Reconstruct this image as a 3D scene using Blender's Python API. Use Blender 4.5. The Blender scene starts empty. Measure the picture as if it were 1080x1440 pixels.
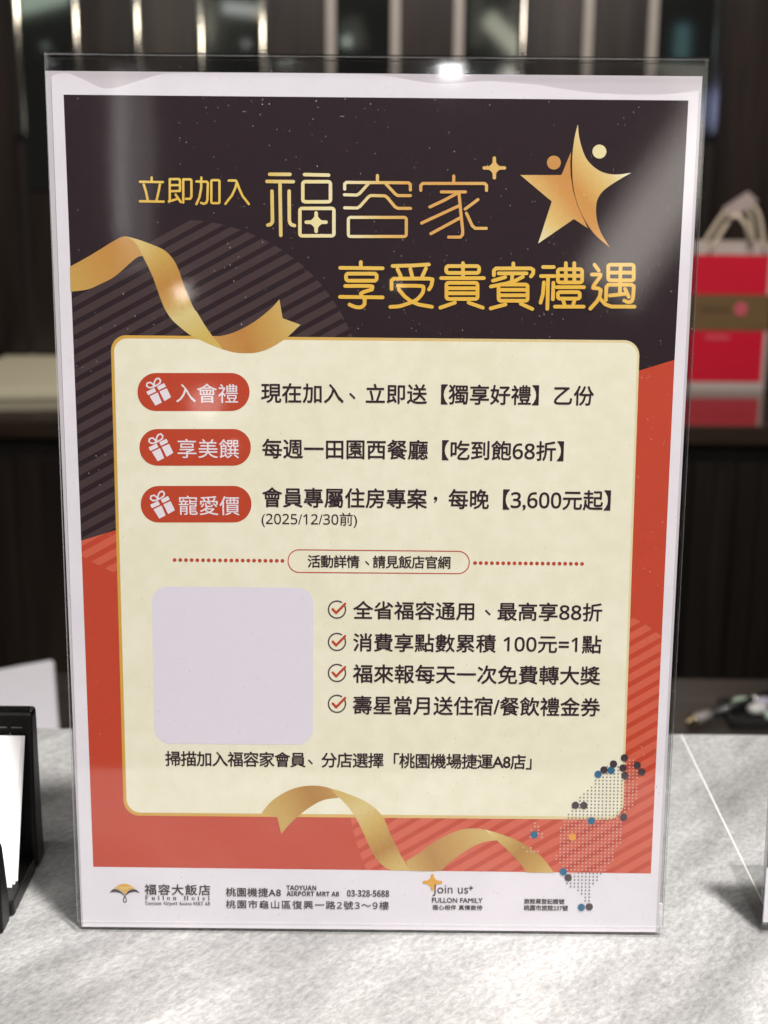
import bpy, bmesh, math, random
from mathutils import Vector, Matrix
from mathutils.geometry import tessellate_polygon

# ------------------------------------------------------------------ camera, light, exposure
sc = bpy.context.scene
COL = sc.collection
F = 2000.0                                                   # focal length in photo pixels (1080 x 1440)
CAM = Vector((0.00453, -0.4644, 0.28438))
RIGHT = Vector((0.999957, 0.003839, 0.008438))
UP = Vector((-0.009141, 0.256779, 0.966427))
BACK = Vector((0.001544, -0.966463, 0.256803))
LEAN = math.radians(3.2)
CA, SA = math.cos(LEAN), math.sin(LEAN)

cd = bpy.data.cameras.new('camera')
cam = bpy.data.objects.new('camera', cd)
COL.objects.link(cam)
cam.matrix_world = Matrix(((RIGHT.x, UP.x, BACK.x, CAM.x), (RIGHT.y, UP.y, BACK.y, CAM.y),
                           (RIGHT.z, UP.z, BACK.z, CAM.z), (0, 0, 0, 1)))
cd.sensor_fit = 'VERTICAL'
cd.sensor_height = 36
cd.lens = 50
cd.clip_start = 0.01
cd.clip_end = 60
cd.dof.use_dof = True
cd.dof.focus_distance = 0.489
cd.dof.aperture_fstop = 13.0
sc.camera = cam

world = bpy.data.worlds.new('World')
sc.world = world
world.use_nodes = True
bgn = world.node_tree.nodes['Background']
bgn.inputs[0].default_value = (1.0, 0.93, 0.86, 1)
bgn.inputs[1].default_value = 0.014

sc.view_settings.view_transform = 'Standard'
sc.view_settings.look = 'None'
sc.view_settings.exposure = 0.96
sc.view_settings.gamma = 1.0
sc.view_settings.use_curve_mapping = False
sc.cycles.transparent_max_bounces = 48
sc.cycles.max_bounces = 10
sc.cycles.caustics_reflective = False
sc.cycles.caustics_refractive = False
sc.cycles.sample_clamp_indirect = 4.0


def lamp(name, kind, loc, power, color=(1, 1, 1), target=None, size=0.1, size_y=None, roll=0.0, radius=None):
    d = bpy.data.lights.new(name, kind)
    d.energy = power
    d.color = color
    if kind == 'AREA':
        d.size = size
        if size_y:
            d.shape = 'RECTANGLE'
            d.size_y = size_y
        else:
            d.shape = 'DISK'
    if radius:
        d.shadow_soft_size = radius
    o = bpy.data.objects.new(name, d)
    COL.objects.link(o)
    o.location = loc
    if target is not None:
        q = (Vector(target) - Vector(loc)).to_track_quat('-Z', 'Y')
        o.rotation_mode = 'QUATERNION'
        o.rotation_quaternion = q @ Matrix.Rotation(roll, 3, 'Z').to_quaternion()
    return o


def ray(px, py):
    return (RIGHT * ((px - 540) / F) - UP * ((py - 720) / F) - BACK)


def at(px, py, Y):
    d = ray(px, py)
    return CAM + d * ((Y - CAM.y) / d.y)


def ground(px, py, z=0.0):
    d = ray(px, py)
    return CAM + d * ((z - CAM.z) / d.z)


NRM = Vector((0, -CA, SA))


def in_pane(px, py, dist, plane_y=None):
    """point seen at (px,py) by reflection in the front pane, dist metres beyond the pane"""
    d = ray(px, py).normalized()
    p = CAM + d * ((0 - NRM.dot(CAM)) / NRM.dot(d))
    r = d - NRM * (2 * d.dot(NRM))
    if plane_y is not None:
        return p + r * ((plane_y - p.y) / r.y)
    return p + r * dist


def in_wall(px, py, wall_y, plane_y):
    """point seen at (px,py) by reflection in the mirrors of the back wall"""
    p = at(px, py, wall_y)
    d = ray(px, py)
    r = Vector((d.x, -d.y, d.z))
    return p + r * ((plane_y - p.y) / r.y)


# ceiling downlight a little right of the sign, then an added line light and two added fills
dl = lamp('downlight', 'AREA', (0.40, -0.50, 1.80), 6.7, (1.0, 0.965, 0.93), (0.04, -0.17, 0.0), 0.15)
dl.data.spread = math.radians(75)
lamp('fold_glint_light', 'AREA', (0.0, -0.28, 1.95), 8.0, (1.0, 0.96, 0.92), (0.0, -0.28, 0.0), 2.2, 0.07)  # added overhead to draw the bright line along the top fold
lamp('front_fill_light', 'AREA', (0.10, -2.1, 1.55), 19.0, (1.0, 0.96, 0.95), (0, 0, 0.12), 2.6, 1.1)  # unseen soft fill added to light the poster from the front
bl = lamp('back_fill_light', 'AREA', (0.3, 0.85, 1.75), 10.0, (1.0, 0.88, 0.76), (0.35, 2.0, 0.75), 1.6, 0.4)  # fill added to brighten the bag, cabinet and back wall
bl.data.spread = math.radians(120)


def panel_in_pane(name, quad, plane_y, radiance, color):
    """an unseen area lamp standing at plane_y that the front pane mirrors in that picture area"""
    P = [in_pane(x, y, 0, plane_y) for x, y in quad]         # TL TR BR BL
    c = sum(P, Vector()) / 4
    ux = ((P[1] - P[0]) + (P[2] - P[3])) / 2
    uy = ((P[0] - P[3]) + (P[1] - P[2])) / 2
    d = bpy.data.lights.new(name, 'AREA')
    d.shape = 'RECTANGLE'
    d.size = ux.length
    d.size_y = uy.length
    d.color = color
    d.energy = radiance * math.pi * d.size * d.size_y
    o = bpy.data.objects.new(name, d)
    COL.objects.link(o)
    y = uy.normalized()
    z = ux.cross(uy).normalized()
    if z.y > 0:
        z = -z                                               # a lamp shines along its -Z, towards the sign
    x = y.cross(z).normalized()
    y = z.cross(x)
    m = Matrix((x, y, z)).transposed().to_4x4()
    m.translation = c
    o.matrix_world = m
    return o


# ------------------------------------------------------------------ materials
def lin(c):
    c = c / 255.0
    return c / 12.92 if c <= 0.04045 else ((c + 0.055) / 1.055) ** 2.4


def rgb(r, g, b, k=1.0):
    return (min(1, lin(r) * k), min(1, lin(g) * k), min(1, lin(b) * k), 1)


MATS = {}


def base(name):
    m = bpy.data.materials.new(name)
    m.use_nodes = True
    nt = m.node_tree
    return m, nt, nt.nodes, nt.links, nt.nodes['Principled BSDF']


def setin(n, k, v):
    if k in n.inputs:
        n.inputs[k].default_value = v


def plain(name, col, rough=0.5, metal=0.0, spec=0.5, var=0.06, scale=60.0, bump=0.0, bscale=400.0):
    if name in MATS:
        return MATS[name]
    m, nt, N, L, p = base(name)
    setin(p, 'Roughness', rough)
    setin(p, 'Metallic', metal)
    setin(p, 'Specular IOR Level', spec)
    tc = N.new('ShaderNodeTexCoord')
    no = N.new('ShaderNodeTexNoise')
    no.inputs['Scale'].default_value = scale
    no.inputs['Detail'].default_value = 4
    L.new(tc.outputs['Object'], no.inputs['Vector'])
    mx = N.new('ShaderNodeMix')
    mx.data_type = 'RGBA'
    mx.inputs[6].default_value = tuple(c * (1 - var) for c in col[:3]) + (1,)
    mx.inputs[7].default_value = tuple(min(1, c * (1 + var)) for c in col[:3]) + (1,)
    L.new(no.outputs['Fac'], mx.inputs[0])
    L.new(mx.outputs[2], p.inputs['Base Color'])
    if bump > 0:
        n2 = N.new('ShaderNodeTexNoise')
        n2.inputs['Scale'].default_value = bscale
        n2.inputs['Detail'].default_value = 3
        L.new(tc.outputs['Object'], n2.inputs['Vector'])
        b = N.new('ShaderNodeBump')
        b.inputs['Strength'].default_value = bump
        b.inputs['Distance'].default_value = 0.001
        L.new(n2.outputs['Fac'], b.inputs['Height'])
        L.new(b.outputs['Normal'], p.inputs['Normal'])
    MATS[name] = m
    return m


K_INK = 1.0


def ink(name, r, g, b, var=0.05, k=1.0, scale=260.0):
    """printed colour: matt, a little uneven like laser print on plain paper"""
    return plain(name, rgb(r, g, b, K_INK * k), 0.6, 0, 0.2, var, scale, 0.03, 900)


def gradient(name, p0, p1, stops, var=0.04):
    """printed colour blend running from photo point p0 to p1 across the sheet"""
    m, nt, N, L, p = base(name)
    a = Vector(uv(*p0))
    b = Vector(uv(*p1))
    d = b - a
    s = 1.0 / d.length_squared
    tc = N.new('ShaderNodeTexCoord')
    sub = N.new('ShaderNodeVectorMath')
    sub.operation = 'SUBTRACT'
    sub.inputs[1].default_value = (a.x, 0, a.y * CA)
    L.new(tc.outputs['Object'], sub.inputs[0])
    dot = N.new('ShaderNodeVectorMath')
    dot.operation = 'DOT_PRODUCT'
    dot.inputs[1].default_value = (d.x * s, 0, d.y * s / CA)
    L.new(sub.outputs[0], dot.inputs[0])
    no = N.new('ShaderNodeTexNoise')
    no.inputs['Scale'].default_value = 900
    L.new(tc.outputs['Object'], no.inputs['Vector'])
    ad = N.new('ShaderNodeMath')
    ad.operation = 'MULTIPLY_ADD'
    ad.inputs[1].default_value = 0.12
    L.new(no.outputs['Fac'], ad.inputs[0])
    sb = N.new('ShaderNodeMath')
    sb.operation = 'SUBTRACT'
    sb.inputs[1].default_value = 0.06
    L.new(dot.outputs['Value'], sb.inputs[0])
    L.new(sb.outputs[0], ad.inputs[2])
    cr = N.new('ShaderNodeValToRGB')
    e = cr.color_ramp.elements
    while len(e) < len(stops):
        e.new(0.5)
    for i, (q, c) in enumerate(stops):
        e[i].position = q
        e[i].color = rgb(*c, K_INK)
    L.new(ad.outputs[0], cr.inputs['Fac'])
    L.new(cr.outputs['Color'], p.inputs['Base Color'])
    setin(p, 'Roughness', 0.6)
    setin(p, 'Specular IOR Level', 0.25)
    return m


def paper_mat():
    m, nt, N, L, p = base('office_paper')
    tc = N.new('ShaderNodeTexCoord')
    no = N.new('ShaderNodeTexNoise')
    no.inputs['Scale'].default_value = 35
    no.inputs['Detail'].default_value = 8
    no.inputs['Roughness'].default_value = 0.7
    L.new(tc.outputs['Object'], no.inputs['Vector'])
    cr = N.new('ShaderNodeValToRGB')
    cr.color_ramp.elements[0].position = 0.3
    cr.color_ramp.elements[0].color = rgb(229, 223, 230)
    cr.color_ramp.elements[1].position = 0.7
    cr.color_ramp.elements[1].color = rgb(237, 231, 237)
    L.new(no.outputs['Fac'], cr.inputs['Fac'])
    L.new(cr.outputs['Color'], p.inputs['Base Color'])
    setin(p, 'Roughness', 0.75)
    setin(p, 'Specular IOR Level', 0.2)
    b = N.new('ShaderNodeBump')
    b.inputs['Strength'].default_value = 0.15
    b.inputs['Distance'].default_value = 0.002
    n2 = N.new('ShaderNodeTexNoise')
    n2.inputs['Scale'].default_value = 18
    n2.inputs['Detail'].default_value = 3
    L.new(tc.outputs['Object'], n2.inputs['Vector'])
    L.new(n2.outputs['Fac'], b.inputs['Height'])
    L.new(b.outputs['Normal'], p.inputs['Normal'])
    return m


def cream_mat():
    """cream print with the faint blotches of the paper behind it"""
    m, nt, N, L, p = base('cream_print')
    tc = N.new('ShaderNodeTexCoord')
    cols = []
    mxp = None
    for sc_, det, lo, hi in ((22, 3, 0.35, 0.7), (170, 5, 0.35, 0.65)):
        no = N.new('ShaderNodeTexNoise')
        no.inputs['Scale'].default_value = sc_
        no.inputs['Detail'].default_value = det
        L.new(tc.outputs['Object'], no.inputs['Vector'])
        mr = N.new('ShaderNodeMapRange')
        mr.inputs['From Min'].default_value = lo
        mr.inputs['From Max'].default_value = hi
        L.new(no.outputs['Fac'], mr.inputs['Value'])
        cols.append(mr)
    ad = N.new('ShaderNodeMath')
    ad.operation = 'ADD'
    L.new(cols[0].outputs[0], ad.inputs[0])
    L.new(cols[1].outputs[0], ad.inputs[1])
    hf = N.new('ShaderNodeMath')
    hf.operation = 'MULTIPLY'
    hf.inputs[1].default_value = 0.5
    L.new(ad.outputs[0], hf.inputs[0])
    mx = N.new('ShaderNodeMix')
    mx.data_type = 'RGBA'
    mx.inputs[6].default_value = rgb(236, 230, 203)
    mx.inputs[7].default_value = rgb(246, 241, 220)
    L.new(hf.outputs[0], mx.inputs[0])
    L.new(mx.outputs[2], p.inputs['Base Color'])
    setin(p, 'Roughness', 0.7)
    setin(p, 'Specular IOR Level', 0.2)
    return m


def acrylic(name, dust=False, rough=0.055, tint=(0.985, 0.99, 0.99, 1)):
    """clear sheet: what is behind shows through, the surface mirrors by Fresnel"""
    m = bpy.data.materials.new(name)
    m.use_nodes = True
    nt = m.node_tree
    N, L = nt.nodes, nt.links
    N.clear()
    out = N.new('ShaderNodeOutputMaterial')
    tr = N.new('ShaderNodeBsdfTransparent')
    tr.inputs['Color'].default_value = tint
    gl = N.new('ShaderNodeBsdfGlossy')
    gl.inputs['Roughness'].default_value = rough
    fr = N.new('ShaderNodeFresnel')
    fr.inputs['IOR'].default_value = 1.49
    mix = N.new('ShaderNodeMixShader')
    cap = N.new('ShaderNodeMath')
    cap.operation = 'MINIMUM'
    cap.inputs[1].default_value = 0.28
    L.new(fr.outputs[0], cap.inputs[0])
    L.new(cap.outputs[0], mix.inputs[0])
    L.new(tr.outputs[0], mix.inputs[1])
    L.new(gl.outputs[0], mix.inputs[2])
    last = mix
    tc = N.new('ShaderNodeTexCoord')
    wv = N.new('ShaderNodeTexNoise')
    wv.inputs['Scale'].default_value = 9
    wv.inputs['Detail'].default_value = 2
    L.new(tc.outputs['Object'], wv.inputs['Vector'])
    bp = N.new('ShaderNodeBump')
    bp.inputs['Strength'].default_value = 0.10
    bp.inputs['Distance'].default_value = 0.002
    L.new(wv.outputs['Fac'], bp.inputs['Height'])
    L.new(bp.outputs['Normal'], gl.inputs['Normal'])
    if dust:
        df = N.new('ShaderNodeBsdfDiffuse')
        df.inputs['Color'].default_value = (0.8, 0.78, 0.75, 1)
        facs = []
        for scale, thr, keep, stretch, rz in ((300, 0.075, 0.66, (1, 1, 1), 0.0), (560, 0.12, 0.72, (1, 1, 0.7), 0.4),
                                              (240, 0.042, 0.70, (1, 1, 0.2), 0.5), (210, 0.04, 0.72, (0.2, 1, 1), 0.7), (260, 0.042, 0.72, (1, 1, 0.22), -0.9)):
            mp = N.new('ShaderNodeMapping')
            mp.inputs['Scale'].default_value = stretch
            mp.inputs['Rotation'].default_value = (0, rz, 0)
            L.new(tc.outputs['Object'], mp.inputs['Vector'])
            vo = N.new('ShaderNodeTexVoronoi')
            vo.inputs['Scale'].default_value = scale
            L.new(mp.outputs[0], vo.inputs['Vector'])
            lt = N.new('ShaderNodeMapRange')
            lt.inputs['From Min'].default_value = thr
            lt.inputs['From Max'].default_value = thr * 0.35
            L.new(vo.outputs['Distance'], lt.inputs['Value'])
            sp = N.new('ShaderNodeSeparateColor')
            L.new(vo.outputs['Color'], sp.inputs[0])
            gt = N.new('ShaderNodeMapRange')
            gt.inputs['From Min'].default_value = keep
            gt.inputs['From Max'].default_value = 1.0
            L.new(sp.outputs[0], gt.inputs['Value'])
            ml = N.new('ShaderNodeMath')
            ml.operation = 'MULTIPLY'
            L.new(lt.outputs[0], ml.inputs[0])
            L.new(gt.outputs[0], ml.inputs[1])
            facs.append(ml)
        cur = facs[0]
        for f in facs[1:]:
            a = N.new('ShaderNodeMath')
            a.operation = 'MAXIMUM'
            L.new(cur.outputs[0], a.inputs[0])
            L.new(f.outputs[0], a.inputs[1])
            cur = a
        pn = N.new('ShaderNodeTexNoise')
        pn.inputs['Scale'].default_value = 40
        L.new(tc.outputs['Object'], pn.inputs['Vector'])
        pr = N.new('ShaderNodeMapRange')
        pr.inputs['From Min'].default_value = 0.20
        pr.inputs['From Max'].default_value = 0.68
        pr.inputs['To Max'].default_value = 0.55
        L.new(pn.outputs['Fac'], pr.inputs['Value'])
        fm = N.new('ShaderNodeMath')
        fm.operation = 'MULTIPLY'
        L.new(cur.outputs[0], fm.inputs[0])
        L.new(pr.outputs[0], fm.inputs[1])
        m2 = N.new('ShaderNodeMixShader')
        L.new(fm.outputs[0], m2.inputs[0])
        L.new(mix.outputs[0], m2.inputs[1])
        L.new(df.outputs[0], m2.inputs[2])
        last = m2
    L.new(last.outputs[0], out.inputs['Surface'])
    return m


def acrylic_edge():
    """sawn and flame-polished edge: part clear, part pale for piped light put into the colour"""
    m = bpy.data.materials.new('acrylic_edge')
    m.use_nodes = True
    nt = m.node_tree
    N, L = nt.nodes, nt.links
    N.clear()
    out = N.new('ShaderNodeOutputMaterial')
    tr = N.new('ShaderNodeBsdfTransparent')
    tr.inputs['Color'].default_value = (0.84, 0.87, 0.88, 1)
    gl = N.new('ShaderNodeBsdfGlossy')
    gl.inputs['Roughness'].default_value = 0.22
    gl.inputs['Color'].default_value = (0.9, 0.92, 0.93, 1)
    tc = N.new('ShaderNodeTexCoord')
    no = N.new('ShaderNodeTexNoise')
    no.inputs['Scale'].default_value = 300
    no.inputs['Detail'].default_value = 4
    L.new(tc.outputs['Object'], no.inputs['Vector'])
    bp = N.new('ShaderNodeBump')
    bp.inputs['Strength'].default_value = 0.5
    bp.inputs['Distance'].default_value = 0.0006
    L.new(no.outputs['Fac'], bp.inputs['Height'])
    L.new(bp.outputs['Normal'], gl.inputs['Normal'])
    df = N.new('ShaderNodeBsdfDiffuse')
    df.inputs['Color'].default_value = (0.75, 0.77, 0.78, 1)
    a = N.new('ShaderNodeMixShader')
    a.inputs[0].default_value = 0.5
    L.new(gl.outputs[0], a.inputs[1])
    L.new(df.outputs[0], a.inputs[2])
    b = N.new('ShaderNodeMixShader')
    b.inputs[0].default_value = 0.5
    L.new(tr.outputs[0], b.inputs[1])
    L.new(a.outputs[0], b.inputs[2])
    L.new(b.outputs[0], out.inputs['Surface'])
    return m


def marble_mat():
    m, nt, N, L, p = base('grey_marble')
    tc = N.new('ShaderNodeTexCoord')
    mp = N.new('ShaderNodeMapping')
    m0 = N.new('ShaderNodeMapping')
    m0.inputs['Rotation'].default_value = (0, 0, math.radians(-52))
    L.new(tc.outputs['Object'], m0.inputs['Vector'])
    mp.inputs['Scale'].default_value = (0.36, 1.0, 1.0)
    L.new(m0.outputs[0], mp.inputs['Vector'])
    mf = N.new('ShaderNodeMapping')
    mf.inputs['Scale'].default_value = (0.55, 1.0, 1.0)
    L.new(m0.outputs[0], mf.inputs['Vector'])

    def noise(sc_, det, rough, dist, vec):
        n = N.new('ShaderNodeTexNoise')
        n.inputs['Scale'].default_value = sc_
        n.inputs['Detail'].default_value = det
        n.inputs['Roughness'].default_value = rough
        n.inputs['Distortion'].default_value = dist
        L.new(vec, n.inputs['Vector'])
        return n
    big = noise(13, 6, 0.6, 0.6, mp.outputs[0])
    mid = noise(70, 8, 0.7, 0.4, mp.outputs[0])
    fine = noise(520, 6, 0.75, 0.3, mf.outputs[0])
    c1 = N.new('ShaderNodeValToRGB')
    c1.color_ramp.elements[0].position = 0.29
    c1.color_ramp.elements[0].color = (0.155, 0.154, 0.152, 1)
    c1.color_ramp.elements[1].position = 0.60
    c1.color_ramp.elements[1].color = (0.385, 0.383, 0.380, 1)
    L.new(big.outputs['Fac'], c1.inputs['Fac'])

    def mul(prev, fac, lo, hi, a, b):
        r = N.new('ShaderNodeMapRange')
        r.inputs['From Min'].default_value = lo
        r.inputs['From Max'].default_value = hi
        r.inputs['To Min'].default_value = a
        r.inputs['To Max'].default_value = b
        L.new(fac.outputs['Fac'], r.inputs['Value'])
        x = N.new('ShaderNodeMix')
        x.data_type = 'RGBA'
        x.blend_type = 'MULTIPLY'
        x.inputs[0].default_value = 1
        L.new(prev, x.inputs[6])
        L.new(r.outputs[0], x.inputs[7])
        return x.outputs[2]
    o = mul(c1.outputs['Color'], mid, 0.34, 0.64, 0.80, 1.08)
    o = mul(o, fine, 0.36, 0.62, 0.70, 1.16)
    L.new(o, p.inputs['Base Color'])
    setin(p, 'Roughness', 0.42)
    setin(p, 'Specular IOR Level', 0.4)
    b = N.new('ShaderNodeBump')
    b.inputs['Strength'].default_value = 0.25
    b.inputs['Distance'].default_value = 0.0006
    L.new(fine.outputs['Fac'], b.inputs['Height'])
    L.new(b.outputs['Normal'], p.inputs['Normal'])
    return m


def wood_mat(name, dark, light, rough=0.4, vertical=True, scale=26, coat=0.0, spec=0.3):
    m, nt, N, L, p = base(name)
    tc = N.new('ShaderNodeTexCoord')
    mp = N.new('ShaderNodeMapping')
    mp.inputs['Scale'].default_value = (1, 1, 0.06) if vertical else (0.06, 1, 1)
    L.new(tc.outputs['Object'], mp.inputs['Vector'])
    no = N.new('ShaderNodeTexNoise')
    no.inputs['Scale'].default_value = scale
    no.inputs['Detail'].default_value = 7
    no.inputs['Roughness'].default_value = 0.65
    L.new(mp.outputs[0], no.inputs['Vector'])
    cr = N.new('ShaderNodeValToRGB')
    cr.color_ramp.elements[0].position = 0.35
    cr.color_ramp.elements[0].color = dark + (1,)
    cr.color_ramp.elements[1].position = 0.68
    cr.color_ramp.elements[1].color = light + (1,)
    L.new(no.outputs['Fac'], cr.inputs['Fac'])
    L.new(cr.outputs['Color'], p.inputs['Base Color'])
    setin(p, 'Roughness', rough)
    setin(p, 'Specular IOR Level', spec)
    if coat:
        setin(p, 'Coat Weight', coat)
        setin(p, 'Coat Roughness', 0.06)
    return m


# ------------------------------------------------------------------ mesh helpers
def link(name, verts, faces, mats, parent=None, idx=None, smooth=False):
    me = bpy.data.meshes.new(name)
    me.from_pydata([tuple(v) for v in verts], [], faces)
    for m in (mats if isinstance(mats, (list, tuple)) else [mats]):
        me.materials.append(m)
    if idx:
        for p, i in zip(me.polygons, idx):
            p.material_index = i
    if smooth:
        for p in me.polygons:
            p.use_smooth = True
    me.update()
    o = bpy.data.objects.new(name, me)
    COL.objects.link(o)
    if parent:
        o.parent = parent
    return o


def tag(o, label, cat, group=None, kind=None):
    o['label'] = label
    o['category'] = cat
    if group:
        o['group'] = group
    if kind:
        o['kind'] = kind
    return o


def empty(name, loc=(0, 0, 0), rz=0.0):
    o = bpy.data.objects.new(name, None)
    o.empty_display_size = 0.02
    COL.objects.link(o)
    o.location = loc
    o.rotation_euler = (0, 0, rz)
    return o


class MB:
    def __init__(self):
        self.v, self.f, self.i = [], [], []

    def add(self, verts, faces, mi=0):
        b = len(self.v)
        self.v += [tuple(x) for x in verts]
        self.f += [tuple(b + k for k in f) for f in faces]
        self.i += [mi] * len(faces)
        return self

    def box(self, x0, x1, y0, y1, z0, z1, mi=0):
        vs = [(x, y, z) for z in (z0, z1) for y in (y0, y1) for x in (x0, x1)]
        return self.add(vs, [(0, 2, 3, 1), (4, 5, 7, 6), (0, 1, 5, 4), (2, 6, 7, 3), (0, 4, 6, 2), (1, 3, 7, 5)], mi)

    def prism(self, prof, x0, x1, mi=0, mcap=0, skip=()):
        """closed (y,z) profile swept along x"""
        n = len(prof)
        b = [(x0, y, z) for y, z in prof] + [(x1, y, z) for y, z in prof]
        self.add(b, [(k, (k + 1) % n, n + (k + 1) % n, n + k) for k in range(n) if k not in skip], mi)
        tri = tessellate_polygon([[Vector((y, z, 0)) for y, z in prof]])
        self.add(b[:n], tri, mcap)
        self.add(b[n:], tri, mcap)
        return self

    def tube(self, pts, r, n=10, mi=0, cap=True):
        pts = [Vector(p) for p in pts]
        rings = []
        up = Vector((0.13, 0.21, 0.97))
        for k, p in enumerate(pts):
            d = (pts[min(k + 1, len(pts) - 1)] - pts[max(k - 1, 0)]).normalized()
            a = d.cross(up).normalized()
            b = d.cross(a)
            rr = r[k] if isinstance(r, (list, tuple)) else r
            rings.append([p + (a * math.cos(t) + b * math.sin(t)) * rr for t in [2 * math.pi * j / n for j in range(n)]])
        vs = [v for rg in rings for v in rg]
        fs = []
        for k in range(len(pts) - 1):
            for j in range(n):
                fs.append((k * n + j, k * n + (j + 1) % n, (k + 1) * n + (j + 1) % n, (k + 1) * n + j))
        if cap:
            fs += [tuple(range(n))[::-1], tuple((len(pts) - 1) * n + j for j in range(n))]
        return self.add(vs, fs, mi)

    def build(self, name, mats, parent=None, smooth=False, bevel=0.0, seg=2):
        o = link(name, self.v, self.f, mats, parent, self.i, smooth)
        bm = bmesh.new()
        bm.from_mesh(o.data)
        bmesh.ops.remove_doubles(bm, verts=bm.verts, dist=1e-7)
        bmesh.ops.recalc_face_normals(bm, faces=bm.faces)
        bm.to_mesh(o.data)
        bm.free()
        if bevel:
            md = o.modifiers.new('bevel', 'BEVEL')
            md.width = bevel
            md.segments = seg
            md.limit_method = 'ANGLE'
        return o


# ------------------------------------------------------------------ sheet coordinates
PN = -0.0021                                                 # printed face of the paper, behind the front pane


def S(u, v, n):
    """sheet coordinates (right, up, towards the viewer) to the sign's own axes"""
    return Vector((u, v * SA - n * CA, v * CA + n * SA))


def uv(px, py, n=PN):
    d = ray(px, py)
    P = CAM + d * ((n - NRM.dot(CAM)) / NRM.dot(d))
    return (P.x, P.y * SA + P.z * CA)


LAYER = 0.00002


class Print:
    """flat ink shapes, each a hair above the last"""

    def __init__(self, layer, inc=1.5e-7):
        self.inc = inc
        self.n = PN + layer * LAYER
        self.v, self.f, self.i = [], [], []

    def _put(self, pts2, faces, mi=0):
        b = len(self.v)
        self.v += [S(x, y, self.n) for x, y in pts2]
        self.f += [tuple(b + k for k in f) for f in faces]
        self.i += [mi] * len(faces)
        self.n += self.inc

    def poly(self, px, mi=0, raw=False):
        p = [tuple(q) for q in px] if raw else [uv(*q) for q in px]
        tri = tessellate_polygon([[Vector((x, y, 0)) for x, y in p]])
        out = []
        for t in tri:
            a, b, c = (p[k] for k in t)
            if (b[0] - a[0]) * (c[1] - a[1]) - (b[1] - a[1]) * (c[0] - a[0]) < 0:
                t = (t[0], t[2], t[1])
            out.append(t)
        self._put(p, out, mi)
        return self

    def disc(self, px, py, r, mi=0, n=20):
        return self.poly([(px + r * math.cos(2 * math.pi * k / n), py + r * math.sin(2 * math.pi * k / n)) for k in range(n)], mi)

    def stroke(self, pts, w, mi=0, closed=False):
        """round-ended brush stroke of width w photo pixels"""
        h = w / 2
        pts = [Vector(p) for p in pts]
        if closed:
            pts = pts + [pts[0]]
        for a, b in zip(pts, pts[1:]):
            d = b - a
            if d.length < 1e-6:
                continue
            d.normalize()
            q = Vector((-d.y, d.x)) * h
            self.poly([a + q, b + q, b - q, a - q], mi)
        for a in pts:
            self.disc(a.x, a.y, h, mi, 14)
        return self

    def ring(self, outer, inner, mi=0):
        a = [uv(*q) for q in outer]
        b = [uv(*q) for q in inner]
        n = len(a)
        self._put(a + b, [(k, (k + 1) % n, n + (k + 1) % n, n + k) for k in range(n)], mi)
        return self

    def text(self, body, L, R, T, B, off=0.008, mi=0, space=True, stretch=None):
        """a line of lettering whose ink fills photo box L..R x T..B"""
        my = (T + B) / 2
        u0, u1 = uv(L, my)[0], uv(R, my)[0]
        cx = (L + R) / 2
        v1, v0 = uv(cx, T)[1], uv(cx, B)[1]
        ref = ''.join(c for c in body if 0x4e00 <= ord(c) < 0xa000) or body
        rb = text_mesh(ref, off, 1.0)[2]
        sy = (v1 - v0) / (rb[3] - rb[2])
        vs, fs, bb = text_mesh(body, off, 1.0)
        sx = (u1 - u0) / (bb[1] - bb[0])
        if space and len(body) > 2 and abs(sx / sy - 1) > 0.05:
            wide = text_mesh(body, off, 1.2)[2]
            need = (u1 - u0) / (sy * (1 + 0.4 * (sx / sy - 1) if abs(sx / sy - 1) < 0.25 else sy * 0 + 1.0))
            k = 1.0 + 0.2 * (need - (bb[1] - bb[0])) / max(1e-6, (wide[1] - wide[0]) - (bb[1] - bb[0]))
            k = max(0.75, min(1.9, k))
            vs, fs, bb = text_mesh(body, off, k)
            sx = (u1 - u0) / (bb[1] - bb[0])
        p = [(u0 + (x - bb[0]) * sx, v0 + (y - rb[2]) * sy) for x, y in vs]
        if off <= 0:
            self._put(p, fs, mi)
            return self
        r = off * sy                                         # ink spread: the same glyphs nudged round a small circle
        for k in range(6):
            a = math.pi / 3 * (k + 0.5)
            self._put([(x + r * math.cos(a), y + r * math.sin(a)) for x, y in p], fs, mi)
        return self

    def build(self, name, mats, parent, label=None):
        o = link(name, self.v, self.f, mats, parent, self.i)
        if label:
            o['label'] = label
        return o


TCACHE = {}


def text_mesh(body, off, spacing):
    key = (body, off, round(spacing, 3))
    if key in TCACHE:
        return TCACHE[key]
    c = bpy.data.curves.new('lettering', 'FONT')
    c.body = body
    c.size = 1.0
    c.offset = min(0.0, off)
    c.space_character = spacing
    c.resolution_u = 3
    o = bpy.data.objects.new('lettering', c)
    COL.objects.link(o)
    dg = bpy.context.evaluated_depsgraph_get()
    me = bpy.data.meshes.new_from_object(o.evaluated_get(dg), depsgraph=dg)
    vs = [(v.co.x, v.co.y) for v in me.vertices]
    fs = []
    for p in me.polygons:
        t = list(p.vertices)
        if p.normal.z < 0:
            t.reverse()
        fs.append(tuple(t))
    bpy.data.objects.remove(o)
    bpy.data.curves.remove(c)
    bpy.data.meshes.remove(me)
    xs = [v[0] for v in vs]
    ys = [v[1] for v in vs]
    TCACHE[key] = (vs, fs, (min(xs), max(xs), min(ys), max(ys)))
    return TCACHE[key]


def crop(x0, y0, s):
    return lambda pts: [(x0 + x / s, y0 + y / s) for x, y in pts]


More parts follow.
